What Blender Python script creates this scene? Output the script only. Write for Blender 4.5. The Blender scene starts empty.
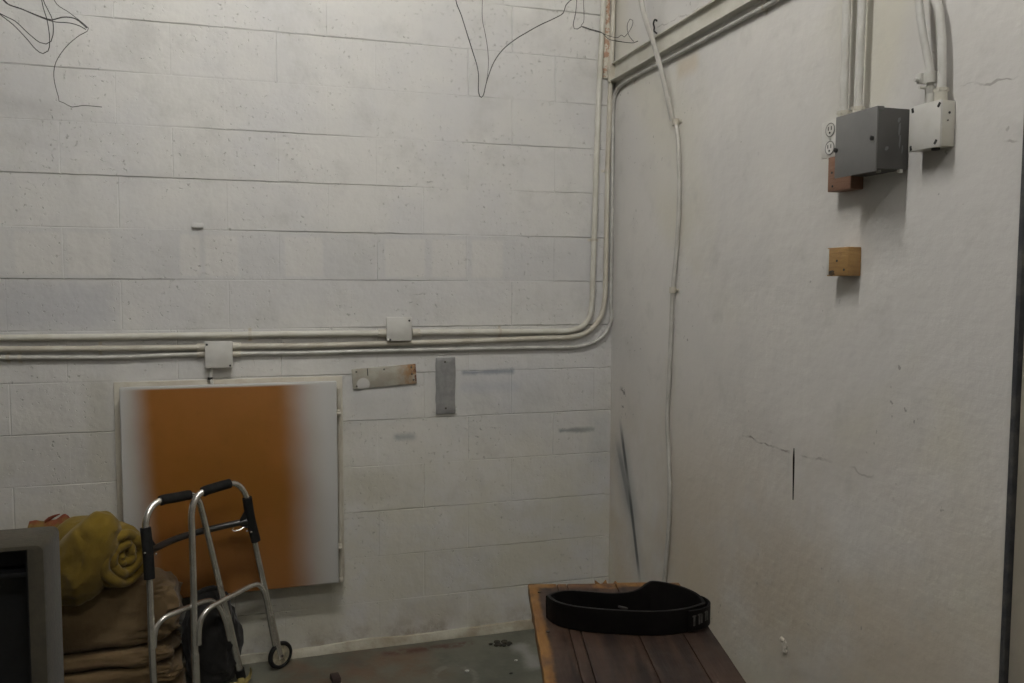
import bpy, bmesh, math, random
from mathutils import Vector, Matrix, noise
random.seed(7)
C = bpy.context.scene.collection
SC = bpy.context.scene
XR = 2.289                      # right wall plane; back wall is y = 0, floor z = 0

# ------------------------------------------------------------------ camera
F, YAW, PIT, ROL = 835.885, 0.29595, 0.068786, 0.00329
CP = Vector((0.70952, -3.58743, 1.58840))
cy, sy, cp, sp = math.cos(YAW), math.sin(YAW), math.cos(PIT), math.sin(PIT)
fw = Vector((sy*cp, cy*cp, -sp)); rt = Vector((cy, -sy, 0)); up = rt.cross(fw)
c, s = math.cos(ROL), math.sin(ROL)
rt, up = c*rt + s*up, -s*rt + c*up
cam = bpy.data.objects.new('camera', bpy.data.cameras.new('camera')); C.objects.link(cam)
cam.data.sensor_width = 36; cam.data.lens = F/1024*36
M3 = Matrix((rt, up, -fw)).transposed()
cam.matrix_world = Matrix.Translation(CP) @ M3.to_4x4()
cam.data.clip_start = 0.05
SC.camera = cam
def ray(u, v): return fw + rt*((u-512)/F) + up*((341.5-v)/F)
def aty(u, v, y):  d = ray(u, v); return CP + d*((y-CP.y)/d.y)      # a photo point at a known depth
def atx(u, v, x=XR): d = ray(u, v); return CP + d*((x-CP.x)/d.x)
def atz(u, v, z=0): d = ray(u, v); return CP + d*((z-CP.z)/d.z)

# ------------------------------------------------------------------ materials
class NT:
    def __init__(s, name):
        s.m = bpy.data.materials.new(name); s.m.use_nodes = True
        s.t = s.m.node_tree; s.b = s.t.nodes['Principled BSDF']
        s.tc = s.t.nodes.new('ShaderNodeTexCoord'); s.obj = s.tc.outputs['Object']
    def n(s, typ, **k):
        nd = s.t.nodes.new(typ)
        for a, v in k.items(): setattr(nd, a, v)
        return nd
    def put(s, sock, v):
        if hasattr(v, 'is_output') or isinstance(v, bpy.types.NodeSocket): s.t.links.new(v, sock)
        else: sock.default_value = v
    def math(s, op, a, b=0.0, c=0.0):
        nd = s.n('ShaderNodeMath', operation=op)
        for i, v in enumerate((a, b, c)): s.put(nd.inputs[i], v)
        return nd.outputs[0]
    def noise(s, scale, detail=4, rough=.55, vec=None, dist=0.0):
        nd = s.n('ShaderNodeTexNoise'); nd.inputs['Scale'].default_value = scale
        nd.inputs['Detail'].default_value = detail; nd.inputs['Roughness'].default_value = rough
        nd.inputs['Distortion'].default_value = dist
        s.put(nd.inputs['Vector'], vec or s.obj); return nd.outputs['Fac']
    def mapr(s, v, a, b, c=0.0, d=1.0, smooth=True):
        nd = s.n('ShaderNodeMapRange', interpolation_type='SMOOTHSTEP' if smooth else 'LINEAR')
        s.put(nd.inputs[0], v)
        for i, x in enumerate((a, b, c, d)): s.put(nd.inputs[1+i], x)
        return nd.outputs[0]
    def mix(s, f, a, b, mode='MIX'):
        nd = s.n('ShaderNodeMix', data_type='RGBA', blend_type=mode)
        s.put(nd.inputs[0], f)
        for i, x in ((6, a), (7, b)): s.put(nd.inputs[i], x if isinstance(x, bpy.types.NodeSocket) else tuple(x)+(1,)*(4-len(x)))
        return nd.outputs[2]
    def xyz(s, vec=None):
        nd = s.n('ShaderNodeSeparateXYZ'); s.put(nd.inputs[0], vec or s.obj); return nd.outputs
    def scaled(s, x, y, z):
        nd = s.n('ShaderNodeMapping'); nd.inputs['Scale'].default_value = (x, y, z)
        s.put(nd.inputs['Vector'], s.obj); return nd.outputs[0]
    def bump(s, h, dist, strength=1.0, prev=None):
        nd = s.n('ShaderNodeBump'); nd.inputs['Distance'].default_value = dist
        nd.inputs['Strength'].default_value = strength; s.put(nd.inputs['Height'], h)
        if prev: s.put(nd.inputs['Normal'], prev)
        return nd.outputs[0]
    def fin(s, col, rough=.6, metal=0.0, normal=None, **k):
        s.put(s.b.inputs['Base Color'], col if isinstance(col, bpy.types.NodeSocket) else tuple(col)+(1,))
        s.put(s.b.inputs['Roughness'], rough); s.put(s.b.inputs['Metallic'], metal)
        if normal: s.put(s.b.inputs['Normal'], normal)
        for a, v in k.items(): s.put(s.b.inputs[a], v)
        return s.m
def simple(name, c1, c2=None, scale=8, rough=.6, metal=0.0, bs=60, bd=.001, lo=.35, hi=.65, spec=.5):
    t = NT(name)
    col = c1 if c2 is None else t.mix(t.mapr(t.noise(scale, 5), lo, hi), c1, c2)
    nm = t.bump(t.noise(bs, 4), bd) if bd else None
    return t.fin(col, rough, metal, nm, **{'Specular IOR Level': spec})

def wall_mask(t, X, Z, cx, cz, hx, hz, soft, wob=None):
    """soft-edged rectangle at (cx, cz)"""
    ax = t.math('ABSOLUTE', t.math('SUBTRACT', X, cx)); az = t.math('ABSOLUTE', t.math('SUBTRACT', Z, cz))
    if wob: ax = t.math('ADD', ax, wob); az = t.math('ADD', az, wob)
    return t.math('MULTIPLY', t.mapr(ax, hx-soft, hx+soft, 1, 0), t.mapr(az, hz-soft, hz+soft, 1, 0))

# --- painted block wall
t = NT('painted_block')
X, Y, Z = t.xyz()
base = t.mix(t.mapr(t.noise(1.6, 4, .6), .4, .62), (.615, .605, .58), (.57, .565, .56))
base = t.mix(t.mapr(t.noise(5, 5, .65), .47, .72, 0, .75), base, (.50, .495, .475))
wob = t.math('MULTIPLY', t.math('SUBTRACT', t.noise(11, 5, .7), .5), .035)
def pz(u, v): p = aty(u, v, 0); return p.x, p.z
course = wall_mask(t, X, Z, .7, 1.7, 3, .098, .004)
base = t.mix(t.math('MULTIPLY', course, .38), base, (.50, .50, .50))
for (u0, u1) in ((15, 61), (68, 111), (180, 200), (205, 238), (285, 323), (385, 425), (432, 466), (472, 503)):
    (a, _), (b, _) = pz(u0, 255), pz(u1, 255)
    base = t.mix(t.math('MULTIPLY', wall_mask(t, X, Z, (a+b)/2, 1.698, (b-a)/2, .082, .008), .6), base, (.62, .605, .575))
# bluish-grey smears, rubbed patches and the shade painted below the cabinet
for (u, v, hu, hv, soft, k, colr) in (
        (55, 305, 60, 24, .05, .45, (.40, .41, .45)), (380, 400, 32, 22, .03, .35, (.47, .48, .51)), (405, 437, 10, 2.2, .016, .75, (.22, .25, .29)),
        (488, 372, 26, 1.4, .009, .9, (.22, .24, .28)), (490, 387, 30, 4, .02, .5, (.42, .44, .49)), (577, 430, 18, 1.0, .008, .9, (.2, .22, .24)),
        (600, 440, 10, 25, .04, .4, (.40, .43, .48)), (500, 400, 50, 34, .06, .3, (.47, .49, .54)), (378, 530, 26, 18, .03, .3, (.46, .47, .49)),
        (372, 487, 26, 12, .03, .35, (.38, .36, .29)), (60, 460, 60, 30, .08, .3, (.42, .42, .45)), (290, 610, 50, 28, .04, .35, (.35, .35, .31)),  # last entry here paints the soft shadow under the cabinet
        (430, 610, 30, 8, .03, .4, (.36, .33, .27)), (395, 525, 8, 18, .02, .5, (.62, .60, .55)), (100, 430, 14, 50, .03, .35, (.40, .38, .30))):
    a, b = aty(u-hu, v-hv, 0), aty(u+hu, v+hv, 0)
    base = t.mix(t.math('MULTIPLY', wall_mask(t, X, Z, (a.x+b.x)/2, (a.z+b.z)/2, (b.x-a.x)/2, (a.z-b.z)/2, soft, wob), k), base, colr)
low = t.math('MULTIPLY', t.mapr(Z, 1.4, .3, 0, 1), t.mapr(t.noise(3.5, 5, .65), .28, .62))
base = t.mix(t.math('MULTIPLY', low, .65), base, (.53, .505, .40))  # warm bounced light and grime tinted into the lower wall colour
dirt = t.math('MULTIPLY', t.mapr(Z, .16, .02, 0, 1), t.mapr(t.noise(9, 5, .7), .4, .7))
base = t.mix(t.math('MULTIPLY', dirt, .7), base, (.23, .17, .11))
pit = t.mapr(t.noise(60, 3, .6), .30, .40)
pitm = t.mapr(t.noise(4, 2), .44, .56)
pit2 = t.math('MAXIMUM', pit, t.math('SUBTRACT', 1.0, pitm))
base = t.mix(t.math('MULTIPLY', t.math('SUBTRACT', 1.0, pit2), .4), base, (.3, .29, .26))
h = t.math('ADD', t.math('MULTIPLY', t.noise(45, 5, .65), .5), pit2)
nm = t.bump(h, .0028, .9); nm = t.bump(t.noise(9, 3), .012, .55, nm)
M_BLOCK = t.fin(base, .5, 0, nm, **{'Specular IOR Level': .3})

# --- plastered right wall (y runs along the wall)
t = NT('painted_plaster')
X, Y, Z = t.xyz()
base = t.mix(t.mapr(t.noise(1.3, 4, .6), .38, .64), (.68, .66, .63), (.625, .61, .59))
base = t.mix(t.mapr(t.noise(.9, 3, .5, dist=.6), .5, .66, 0, .8), base, (.63, .605, .515))
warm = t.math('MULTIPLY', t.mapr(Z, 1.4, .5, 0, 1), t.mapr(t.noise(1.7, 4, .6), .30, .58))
base = t.mix(t.math('MULTIPLY', warm, .75), base, (.55, .475, .37))  # warmth of bounced light, with some dirt, mixed into the lower plaster
base = t.mix(t.mapr(t.noise(7, 5, .65), .52, .75, 0, .5), base, (.52, .51, .48))
base = t.mix(t.math('MULTIPLY', wall_mask(t, Y, Z, -.68, 2.42, .08, .035, .03), .35), base, (.55, .42, .22))
wob2 = t.math('MULTIPLY', t.math('SUBTRACT', t.noise(9, 3, .6), .5), .06)
def crack(p0, p1, w, k):
    global base, crk
    a, b = atx(*p0), atx(*p1)
    sl = (b.z-a.z)/(b.y-a.y)
    line = t.math('ADD', t.math('ADD', t.math('MULTIPLY', Y, sl), a.z - sl*a.y), wob2)
    d = t.math('ABSOLUTE', t.math('SUBTRACT', Z, line))
    m = t.math('MULTIPLY', t.mapr(d, w*.4, w, 1, 0), t.math('MULTIPLY', t.mapr(Y, min(a.y, b.y)-.01, min(a.y, b.y)+.03, 0, 1), t.mapr(Y, max(a.y, b.y)-.03, max(a.y, b.y)+.01, 1, 0)))
    m = t.math('MULTIPLY', m, t.mapr(t.noise(22, 3), .38, .55, .25, 1))
    base = t.mix(t.math('MULTIPLY', m, k), base, (.16, .14, .12))
crack((742, 436), (790, 452), .005, .75); crack((800, 455), (832, 463), .004, .45); crack((850, 470), (875, 478), .004, .35)
crack((975, 84), (1019, 75), .003, .5); crack((960, 84), (976, 82), .002, .3); crack((1001, 145), (1019, 141), .003, .55)
crack((656, 28), (700, 8), .003, .4); crack((700, 8), (760, -18), .003, .4)
# dark flecks by the corner and along the base, grey rubbed bands
fl = t.math('MULTIPLY', t.mapr(t.noise(38, 2), .68, .72), t.mapr(t.noise(2.5, 2), .52, .62))
base = t.mix(t.math('MULTIPLY', fl, .6), base, (.2, .19, .17))
fk = t.math('MULTIPLY', wall_mask(t, Y, Z, -.14, 1.06, .03, .07, .02), t.mapr(t.noise(50, 2), .58, .62))
base = t.mix(t.math('MULTIPLY', fk, .8), base, (.12, .11, .1))
# dark sprayed streaks by the corner, with soft overspray on both sides
def spray(p0, p1, core, halo, kc, kh):
    global base
    a, b = atx(*p0), atx(*p1); m_ = (b.y-a.y)/(b.z-a.z)
    d = t.math('ABSOLUTE', t.math('SUBTRACT', Y, t.math('ADD', t.math('MULTIPLY', t.math('SUBTRACT', Z, a.z), m_), a.y)))
    span = t.math('MULTIPLY', t.mapr(Z, b.z-.03, b.z+.12, 0, 1), t.mapr(Z, a.z-.16, a.z, 1, 0))
    base = t.mix(t.math('MULTIPLY', t.math('MULTIPLY', t.mapr(d, halo*.1, halo, 1, 0), span), kh), base, (.26, .275, .29))
    base = t.mix(t.math('MULTIPLY', t.math('MULTIPLY', t.mapr(d, core*.3, core, 1, 0), span), kc), base, (.035, .045, .05))
spray((614.5, 428), (634, 528), .035, .14, .45, .5)
spray((619, 412), (628.8, 488), .022, .10, .85, .3); spray((627, 470), (640, 583), .021, .10, .85, .3)
sc = t.n('ShaderNodeMapping'); sc.inputs['Scale'].default_value = (1, 6, 60); t.put(sc.inputs['Vector'], t.obj)
nm = t.bump(t.noise(28, 5, .6), .003, .55); nm = t.bump(t.noise(1, 3, .5, vec=sc.outputs[0]), .0012, .35, nm)
nm = t.bump(t.noise(5, 3), .015, .4, nm)
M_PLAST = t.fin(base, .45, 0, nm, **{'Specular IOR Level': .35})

# --- floor
t = NT('worn_concrete')
col = t.mix(t.mapr(t.noise(2.2, 5, .65), .38, .62), (.085, .088, .068), (.125, .125, .097))
col = t.mix(t.mapr(t.noise(6, 5, .7), .5, .72, 0, .7), col, (.06, .064, .05))
X, Y, Z = t.xyz()
rust = t.math('MULTIPLY', wall_mask(t, X, Y, 1.1, -.2, .32, .16, .12, t.math('MULTIPLY', t.math('SUBTRACT', t.noise(6, 4), .5), .3)), t.mapr(t.noise(5, 4, .7), .35, .65))
col = t.mix(t.math('MULTIPLY', rust, .75), col, (.13, .07, .035))
col = t.mix(t.math('MULTIPLY', t.math('MULTIPLY', wall_mask(t, X, Y, 1.4, -.09, .2, .02, .02), t.mapr(t.noise(14, 3), .40, .52)), .95), col, (.075, .022, .014))
col = t.mix(t.mapr(t.noise(11, 6, .75), .62, .76, 0, .5), col, (.2, .2, .175))
sf = atz(455, 678, 0)
rr_ = t.math('SQRT', t.math('ADD', t.math('POWER', t.math('SUBTRACT', X, sf.x), 2.0), t.math('POWER', t.math('MULTIPLY', t.math('SUBTRACT', Y, sf.y), .8), 2.0)))
ring_ = t.math('MULTIPLY', t.mapr(t.math('ABSOLUTE', t.math('SUBTRACT', rr_, .085)), .006, .02, 1, 0), t.mapr(t.noise(16, 3), .4, .6))
col = t.mix(t.math('MULTIPLY', ring_, .6), col, (.21, .21, .18))
sf = atz(527, 655, 0)
col = t.mix(t.math('MULTIPLY', wall_mask(t, X, Y, sf.x, sf.y, .03, .12, .03, t.math('MULTIPLY', t.math('SUBTRACT', t.noise(9, 4), .5), .1)), .8), col, (.26, .26, .24))
M_FLOOR = t.fin(col, t.mapr(t.noise(4, 4), .3, .7, .35, .6), 0, t.bump(t.noise(30, 5, .6), .002, .6))

M_CREAM = simple('cream_paint', (.61, .595, .535), (.53, .51, .44), 9, .4, bs=40, bd=.0008)
M_CREAM2 = simple('cream_paint_dull', (.56, .535, .46), (.48, .44, .365), 12, .45, bs=40, bd=.0008)
M_PALE = simple('pale_grey_paint', (.60, .59, .56), (.53, .52, .48), 12, .4, bs=50, bd=.0006)
M_WALLP = simple('overpainted_tube', (.53, .515, .48), (.44, .425, .385), 10, .45, bs=40, bd=.001)
M_EMT = simple('galvanised_tube', (.56, .55, .51), (.46, .45, .41), 14, .42, .12, bs=40, bd=.0004)
M_EMTB = simple('bare_galvanised_tube', (.54, .535, .50), (.43, .42, .39), 18, .42, .12, bs=40, bd=.0004)
M_GREYBOX = simple('grey_enamel', (.095, .093, .088), (.083, .081, .078), 10, .5, bs=90, bd=.0003)
M_PLUG = simple('black_plastic', (.012, .012, .013), None, rough=.5, bd=0)
M_DARK = simple('dark_metal', (.06, .058, .055), (.03, .03, .03), 20, .5, .5)
M_WHITE = simple('white_plastic', (.66, .65, .62), (.60, .58, .54), 20, .35, bs=60, bd=.0003)
M_SCREW = simple('dull_screw', (.13, .12, .105), (.09, .08, .07), 40, .5, .4, bd=0)
M_RIM = simple('socket_rim_grey', (.22, .215, .20), None, bd=0)
M_WIRE = simple('dark_wire', (.022, .021, .020), (.05, .047, .042), 30, .5, .3, bd=0)
M_WIRE2 = simple('grey_wire', (.09, .085, .08), (.05, .047, .042), 30, .5, .3, bd=0)
M_ALU = simple('brushed_aluminium', (.76, .74, .70), (.64, .62, .58), 25, .27, .92, bs=120, bd=.0002)
M_RUB = simple('black_rubber', (.006, .006, .006), (.010, .010, .010), 40, .75, bs=150, bd=.0004, spec=.25)
M_BAR = simple('black_enamel_tube', (.018, .017, .016), None, rough=.35, bd=0)
M_YEL = simple('yellowed_plastic', (.42, .34, .12), (.32, .25, .09), 25, .5)
M_HUB = simple('worn_cream_plastic', (.40, .36, .25), (.20, .18, .13), 40, .5, bs=60, bd=.002)

# ------------------------------------------------------------------ mesh helpers
def link(name, bm, m, parent=None, smooth=True, mods=None):
    me = bpy.data.meshes.new(name)
    bmesh.ops.recalc_face_normals(bm, faces=bm.faces[:])
    bm.to_mesh(me); bm.free()
    me.materials.append(m)
    if smooth:
        for p in me.polygons: p.use_smooth = True
        try: me.set_sharp_from_angle(angle=math.radians(38))
        except Exception: pass
    o = bpy.data.objects.new(name, me); C.objects.link(o)
    if parent: o.parent = parent
    return o
def tag(o, label, cat, group=None):
    o['label'] = label; o['category'] = cat
    if group: o['group'] = group
    return o
def empty(name, loc, label, cat, group=None, rz=0):
    o = bpy.data.objects.new(name, None); C.objects.link(o); o.location = loc; o.rotation_euler = (0, 0, rz)
    o.empty_display_size = .1
    return tag(o, label, cat, group)
def struct(o): o['kind'] = 'structure'; return o
def to_local(bm, root):
    bmesh.ops.transform(bm, matrix=(Matrix.Translation(root.location) @ root.rotation_euler.to_matrix().to_4x4()).inverted(), verts=bm.verts[:])
    return bm
def part(name, bm, m, root, smooth=True):          # bm given in world space
    return link(name, to_local(bm, root), m, root, smooth)
def sub(name, bm, m, parent, root, smooth=True):
    return link(name, to_local(bm, root), m, parent, smooth)
def box(bm, lo, hi, bev=.0, seg=2, mat=None):
    r = bmesh.ops.create_cube(bm, size=1)
    v = r['verts']
    lo, hi = Vector(lo), Vector(hi)
    for q in v: q.co = Vector((lo[i] + (q.co[i]+.5)*(hi[i]-lo[i]) for i in range(3)))
    if bev:
        ed = list({e for q in v for e in q.link_edges})
        r2 = bmesh.ops.bevel(bm, geom=ed, offset=bev, segments=seg, affect='EDGES', profile=.5)
        v = list({q for f in r2['faces'] for q in f.verts} | {q for q in v if q.is_valid})
    if mat: bmesh.ops.transform(bm, matrix=mat, verts=v)
    return bm
def BOX(lo, hi, bev=.0, seg=2, mat=None): return box(bmesh.new(), lo, hi, bev, seg, mat)
def smooth_path(pts, step=.02):
    P = [Vector(p) for p in pts]
    if len(P) < 3: return P
    out = []
    for i in range(len(P)-1):
        p0 = P[i-1] if i else P[0]*2-P[1]; p1, p2 = P[i], P[i+1]
        p3 = P[i+2] if i+2 < len(P) else P[-1]*2-P[-2]
        # centripetal spacing keeps the bends tight
        def tj(ti, a, b): return ti + max((a-b).length, 1e-6)**.5
        t0 = 0; t1 = tj(t0, p0, p1); t2 = tj(t1, p1, p2); t3 = tj(t2, p2, p3)
        n = max(1, min(14, int((p2-p1).length/step)))
        for k in range(n):
            tt = t1 + (t2-t1)*k/n
            A1 = p0*((t1-tt)/(t1-t0)) + p1*((tt-t0)/(t1-t0)); A2 = p1*((t2-tt)/(t2-t1)) + p2*((tt-t1)/(t2-t1)); A3 = p2*((t3-tt)/(t3-t2)) + p3*((tt-t2)/(t3-t2))
            B1 = A1*((t2-tt)/(t2-t0)) + A2*((tt-t0)/(t2-t0)); B2 = A2*((t3-tt)/(t3-t1)) + A3*((tt-t1)/(t3-t1))
            out.append(B1*((t2-tt)/(t2-t1)) + B2*((tt-t1)/(t2-t1)))
    out.append(P[-1]); return out
def tube(bm, pts, r, seg=10, step=.02, rf=None, smooth=True):
    P = smooth_path(pts, step) if smooth else [Vector(p) for p in pts]
    rings = []; nrm = None
    for i, p in enumerate(P):
        d = (P[min(i+1, len(P)-1)] - P[max(i-1, 0)]).normalized()
        if nrm is None:
            a = Vector((0, 0, 1)) if abs(d.z) < .9 else Vector((1, 0, 0)); nrm = d.cross(a).normalized()
        nrm = (nrm - d*nrm.dot(d)).normalized(); b = d.cross(nrm)
        rr = r if rf is None else rf(i/(len(P)-1))
        rings.append([bm.verts.new(p + (nrm*math.cos(k*math.tau/seg) + b*math.sin(k*math.tau/seg))*rr) for k in range(seg)])
    for a, b in zip(rings, rings[1:]):
        for k in range(seg): bm.faces.new((a[k], a[(k+1) % seg], b[(k+1) % seg], b[k]))
    bm.faces.new(rings[0][::-1]); bm.faces.new(rings[-1])
    return bm
def TUBE(*a, **k): return tube(bmesh.new(), *a, **k)
def cyl(bm, p0, p1, r, seg=20, r2=None):
    return tube(bm, [p0, p1], r, seg, smooth=False, rf=None if r2 is None else (lambda f: r+(r2-r)*f))
def ball(bm, p, r, sub=2, sq=(1, 1, 1), jit=0, fr=20):
    v = bmesh.ops.create_icosphere(bm, subdivisions=sub, radius=1)['verts']
    for q in v:
        k = r*(1 + jit*noise.noise(q.co*fr*.1 + Vector(p)*9)); q.co = Vector(p) + Vector((q.co.x*sq[0], q.co.y*sq[1], q.co.z*sq[2]))*k
    return bm
def screw(bm, p, axis, r=.004, h=.003):
    return cyl(bm, Vector(p), Vector(p)+Vector(axis)*h, r, 10, r*.7)

# ------------------------------------------------------------------ room shell
XL, YF, ZC = -2.6, -5.6, 3.95
TUBE_POWER = 146.0
bm = bmesh.new()
def quad(bm, *pts): return bm.faces.new([bm.verts.new(p) for p in pts])
rnd = random.Random(3)
hj = {k: rnd.choice((.004, .006, .007, .005)) for k in range(-1, 21)}
rows = int(ZC/.2)+1
def jd(k, x): return hj[k]*max(.12, min(1.15, .55 + 1.5*noise.noise(Vector((x*1.9, k*7.3, 1.5)))))
for k in range(rows):
    z0, z1 = k*.2, min((k+1)*.2, ZC)
    off = 0 if k % 2 == 0 else .2
    n0 = math.floor((XL-off)/.4)
    xs = [off + n*.4 for n in range(n0, int(XR/.4)+3)]
    xs = [x for x in xs if XL < x < XR]; xs = [XL] + xs + [XR]
    vj = [rnd.choice((.0003, .0006, .0012, .002)) for _ in xs]
    for i in range(len(xs)-1):
        a, b = xs[i], xs[i+1]
        fw_ = rnd.uniform(-.0006, .0006)
        dl, dr, db, dt = vj[i], vj[i+1], hj[k-1], hj[k]
        wl, wr, wb, wt = .002+dl, .002+dr, .0038+rnd.uniform(0, .002), .0012+rnd.uniform(0, .0008)
        nseg = 6
        bot = [Vector((a+wl+(b-a-wl-wr)*j/nseg, fw_, z0+wb+rnd.uniform(-.0015, .0015))) for j in range(nseg+1)]
        top = [Vector((a+wl+(b-a-wl-wr)*j/nseg, fw_, z1-wt+rnd.uniform(-.0015, .0015))) for j in range(nseg+1)]
        for j in range(nseg):
            q = quad(bm, bot[j], bot[j+1], top[j+1], top[j])
            quad(bm, (bot[j].x, jd(k-1, bot[j].x), z0), (bot[j+1].x, jd(k-1, bot[j+1].x), z0), bot[j+1], bot[j])
            quad(bm, top[j], top[j+1], (top[j+1].x, jd(k, top[j+1].x), z1), (top[j].x, jd(k, top[j].x), z1))
        quad(bm, (a, dl, z0), bot[0], top[0], (a, dl, z1)); quad(bm, bot[-1], (b, dr, z0), (b, dr, z1), top[-1])
        quad(bm, (a, dl, z0), (bot[0].x, db, z0), bot[0]); quad(bm, (bot[-1].x, db, z0), (b, dr, z0), bot[-1])
        quad(bm, (a, dl, z1), top[0], (top[0].x, dt, z1)); quad(bm, (top[-1].x, dt, z1), top[-1], (b, dr, z1))
quad(bm, (XL, .12, 0), (XL, .12, ZC), (XR, .12, ZC), (XR, .12, 0))
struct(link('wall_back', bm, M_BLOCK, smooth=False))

# right wall with a thin open slot, up to the dark jamb
YJ = -2.169
a = atx(794, 448); b = atx(793, 500)
ya, yb = a.y+.004, a.y-.004; yc, yd = b.y+.0028, b.y-.0028; zt, zb = a.z, b.z; zm = zt - .032
bm = bmesh.new()
def grid_quad(y0, y1, z0, z1): quad(bm, (XR, y0, z0), (XR, y1, z0), (XR, y1, z1), (XR, y0, z1))
Y1, Y2 = ya+.01, ya-.02
grid_quad(0.12, Y1, 0, ZC); grid_quad(Y2, YJ, 0, ZC); grid_quad(Y1, Y2, 0, zb); grid_quad(Y1, Y2, zt, ZC)
P = lambda y, z, x=XR: (x, y, z)
ym1, ym2 = ya+.001, yb-.001
quad(bm, P(Y1, zb), P(yc, zb), P(ym1, zm), P(Y1, zm)); quad(bm, P(Y1, zm), P(ym1, zm), P(ya-.002, zt), P(Y1, zt))
quad(bm, P(yd, zb), P(Y2, zb), P(Y2, zm), P(ym2, zm)); quad(bm, P(ym2, zm), P(Y2, zm), P(Y2, zt), P(yb+.002, zt))
hole = [(yc, zb), (yd, zb), (ym2, zm), (yb+.002, zt), (ya-.002, zt), (ym1, zm)]
for i in range(6):
    p, q = hole[i], hole[(i+1) % 6]
    quad(bm, P(*p), P(*q), P(*q, XR+.06), P(*p, XR+.06)).material_index = 1
bm.faces.new([bm.verts.new(P(*p, XR+.06)) for p in hole]).material_index = 1
bmesh.ops.remove_doubles(bm, verts=bm.verts[:], dist=1e-5)
struct(link('wall_right', bm, M_PLAST, smooth=False)).data.materials.append(simple('slot_shade', (.02, .018, .016), None, rough=.9, bd=0))  # slot interior coloured near-black to stand for its shade
# jamb, door leaf and the wall beyond it
M_JAMB = simple('blackened_jamb', (.045, .047, .055), (.09, .088, .085), 25, .6, bs=70, bd=.003)
struct(link('trim_1', BOX((XR-.006, YJ-.0125, 0), (XR+.1, YJ, ZC), .002), M_JAMB))
M_DOOR = simple('beige_door_paint', (.42, .38, .31), (.36, .33, .27), 6, .5)
dr = bmesh.new(); box(dr, (XR+.004, YJ-.95, .01), (XR+.05, YJ-.0155, 2.9), .002)
for z0 in (.2, 1.5): box(dr, (XR-.004, YJ-.83, z0), (XR+.006, YJ-.16, z0+1.1), .004)
struct(link('door_1', dr, M_DOOR))
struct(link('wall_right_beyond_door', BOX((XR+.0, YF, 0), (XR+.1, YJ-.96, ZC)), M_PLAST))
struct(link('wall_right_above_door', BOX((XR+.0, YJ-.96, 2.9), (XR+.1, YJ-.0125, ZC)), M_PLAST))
M_ROOM = simple('dull_wall_paint', (.24, .23, .21), (.20, .19, .17), 2, .7)
struct(link('floor', BOX((XL-.1, YF-.1, -.1), (XR+.1, .12, 0)), M_FLOOR, smooth=False))
struct(link('ceiling', BOX((XL-.1, YF-.1, ZC), (XR+.1, .12, ZC+.1)), M_ROOM, smooth=False))
struct(link('wall_left', BOX((XL-.1, YF, 0), (XL, .12, ZC)), M_ROOM, smooth=False))
struct(link('wall_front', BOX((XL-.1, YF-.1, 0), (XR+.1, YF, ZC)), M_ROOM, smooth=False))
# mortar fillet along the foot of the block wall
M_FIL = simple('dirty_mortar', (.46, .44, .36), (.30, .26, .19), 7, .75, bs=40, bd=.004)
bm = bmesh.new(); N = 90; rr = []
for i in range(N+1):
    x = XL + (XR-XL)*i/N; w = noise.noise(Vector((x*3.1, 0, 2)))
    hh = .036 + .012*w + .006*noise.noise(Vector((x*11, 3, 0))); dd = .016 + .006*noise.noise(Vector((x*5, 8, 0)))
    rr.append([bm.verts.new((x, .004, hh)), bm.verts.new((x, -dd*.55, hh-.004)), bm.verts.new((x, -dd, hh*.55)), bm.verts.new((x, -dd-.006, 0))])
for a_, b_ in zip(rr, rr[1:]):
    for k in range(3): bm.faces.new((a_[k], b_[k], b_[k+1], a_[k+1]))
struct(link('baseboard_back', bm, M_FIL))

# ------------------------------------------------------------------ conduits on the back wall
def bw(pts, y): return [aty(u, v, y) for u, v in pts]
def strap(root, p, axis, r, wall):                   # a half-round clip with two ears, against the wall
    bm = bmesh.new()
    ax = Vector(axis); wl = Vector(wall); sd = ax.cross(wl)
    prof = [(-r-.014, -r), (-r-.002, -r)] + [(-(r+.0022)*math.cos(k*math.pi/8), (r+.0022)*math.sin(k*math.pi/8)) for k in range(9)] + [(r+.002, -r), (r+.014, -r)]
    va = [bm.verts.new(p + sd*q[0] - wl*q[1] + ax*.006) for q in prof]; vb = [bm.verts.new(p + sd*q[0] - wl*q[1] - ax*.006) for q in prof]
    for k in range(len(prof)-1): bm.faces.new((va[k], va[k+1], vb[k+1], vb[k]))
    return part('pipe_strap', bm, M_CREAM2, root)
def conduit(name, pts, r, m, label, group, straps=(), ends=(), cat='pipe'):
    root = empty(name, pts[len(pts)//2], label, cat, group)
    part('tube', TUBE(pts, r, 12, .015), m, root)
    for p, ax, wl in straps: strap(root, Vector(p), ax, r, wl)
    for p, d in ends:
        p = Vector(p); d = Vector(d); bm = bmesh.new()
        cyl(bm, p, p+d*.022, r+.004, 16); cyl(bm, p+d*.022, p+d*.03, r+.0065, 6); cyl(bm, p-d*.004, p, r+.006, 16)
        part('connector', bm, M_CREAM2, root)
    return root
BX, BY_ = Vector((1, 0, 0)), Vector((0, 1, 0)); UZ = Vector((0, 0, 1))
y1, y2, y3 = -.0135, -.0125, -.0105
G = 'conduits along the block wall'
def lft(p, n): return [p + Vector((-n, 0, 0))]
p1L = bw([(-60, 339), (0, 338), (120, 336.6), (180, 335.7), (300, 333.9), (386, 333.2)], y1)
conduit('conduit', lft(p1L[0], .9) + p1L, .0125, M_CREAM, 'uppermost horizontal cream conduit on block wall, ending at the upper small junction box', G,
        [(aty(250, 334.7, y1), BX, BY_)], [(p1L[-1]-Vector((.004, 0, 0)), -BX)])
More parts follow.
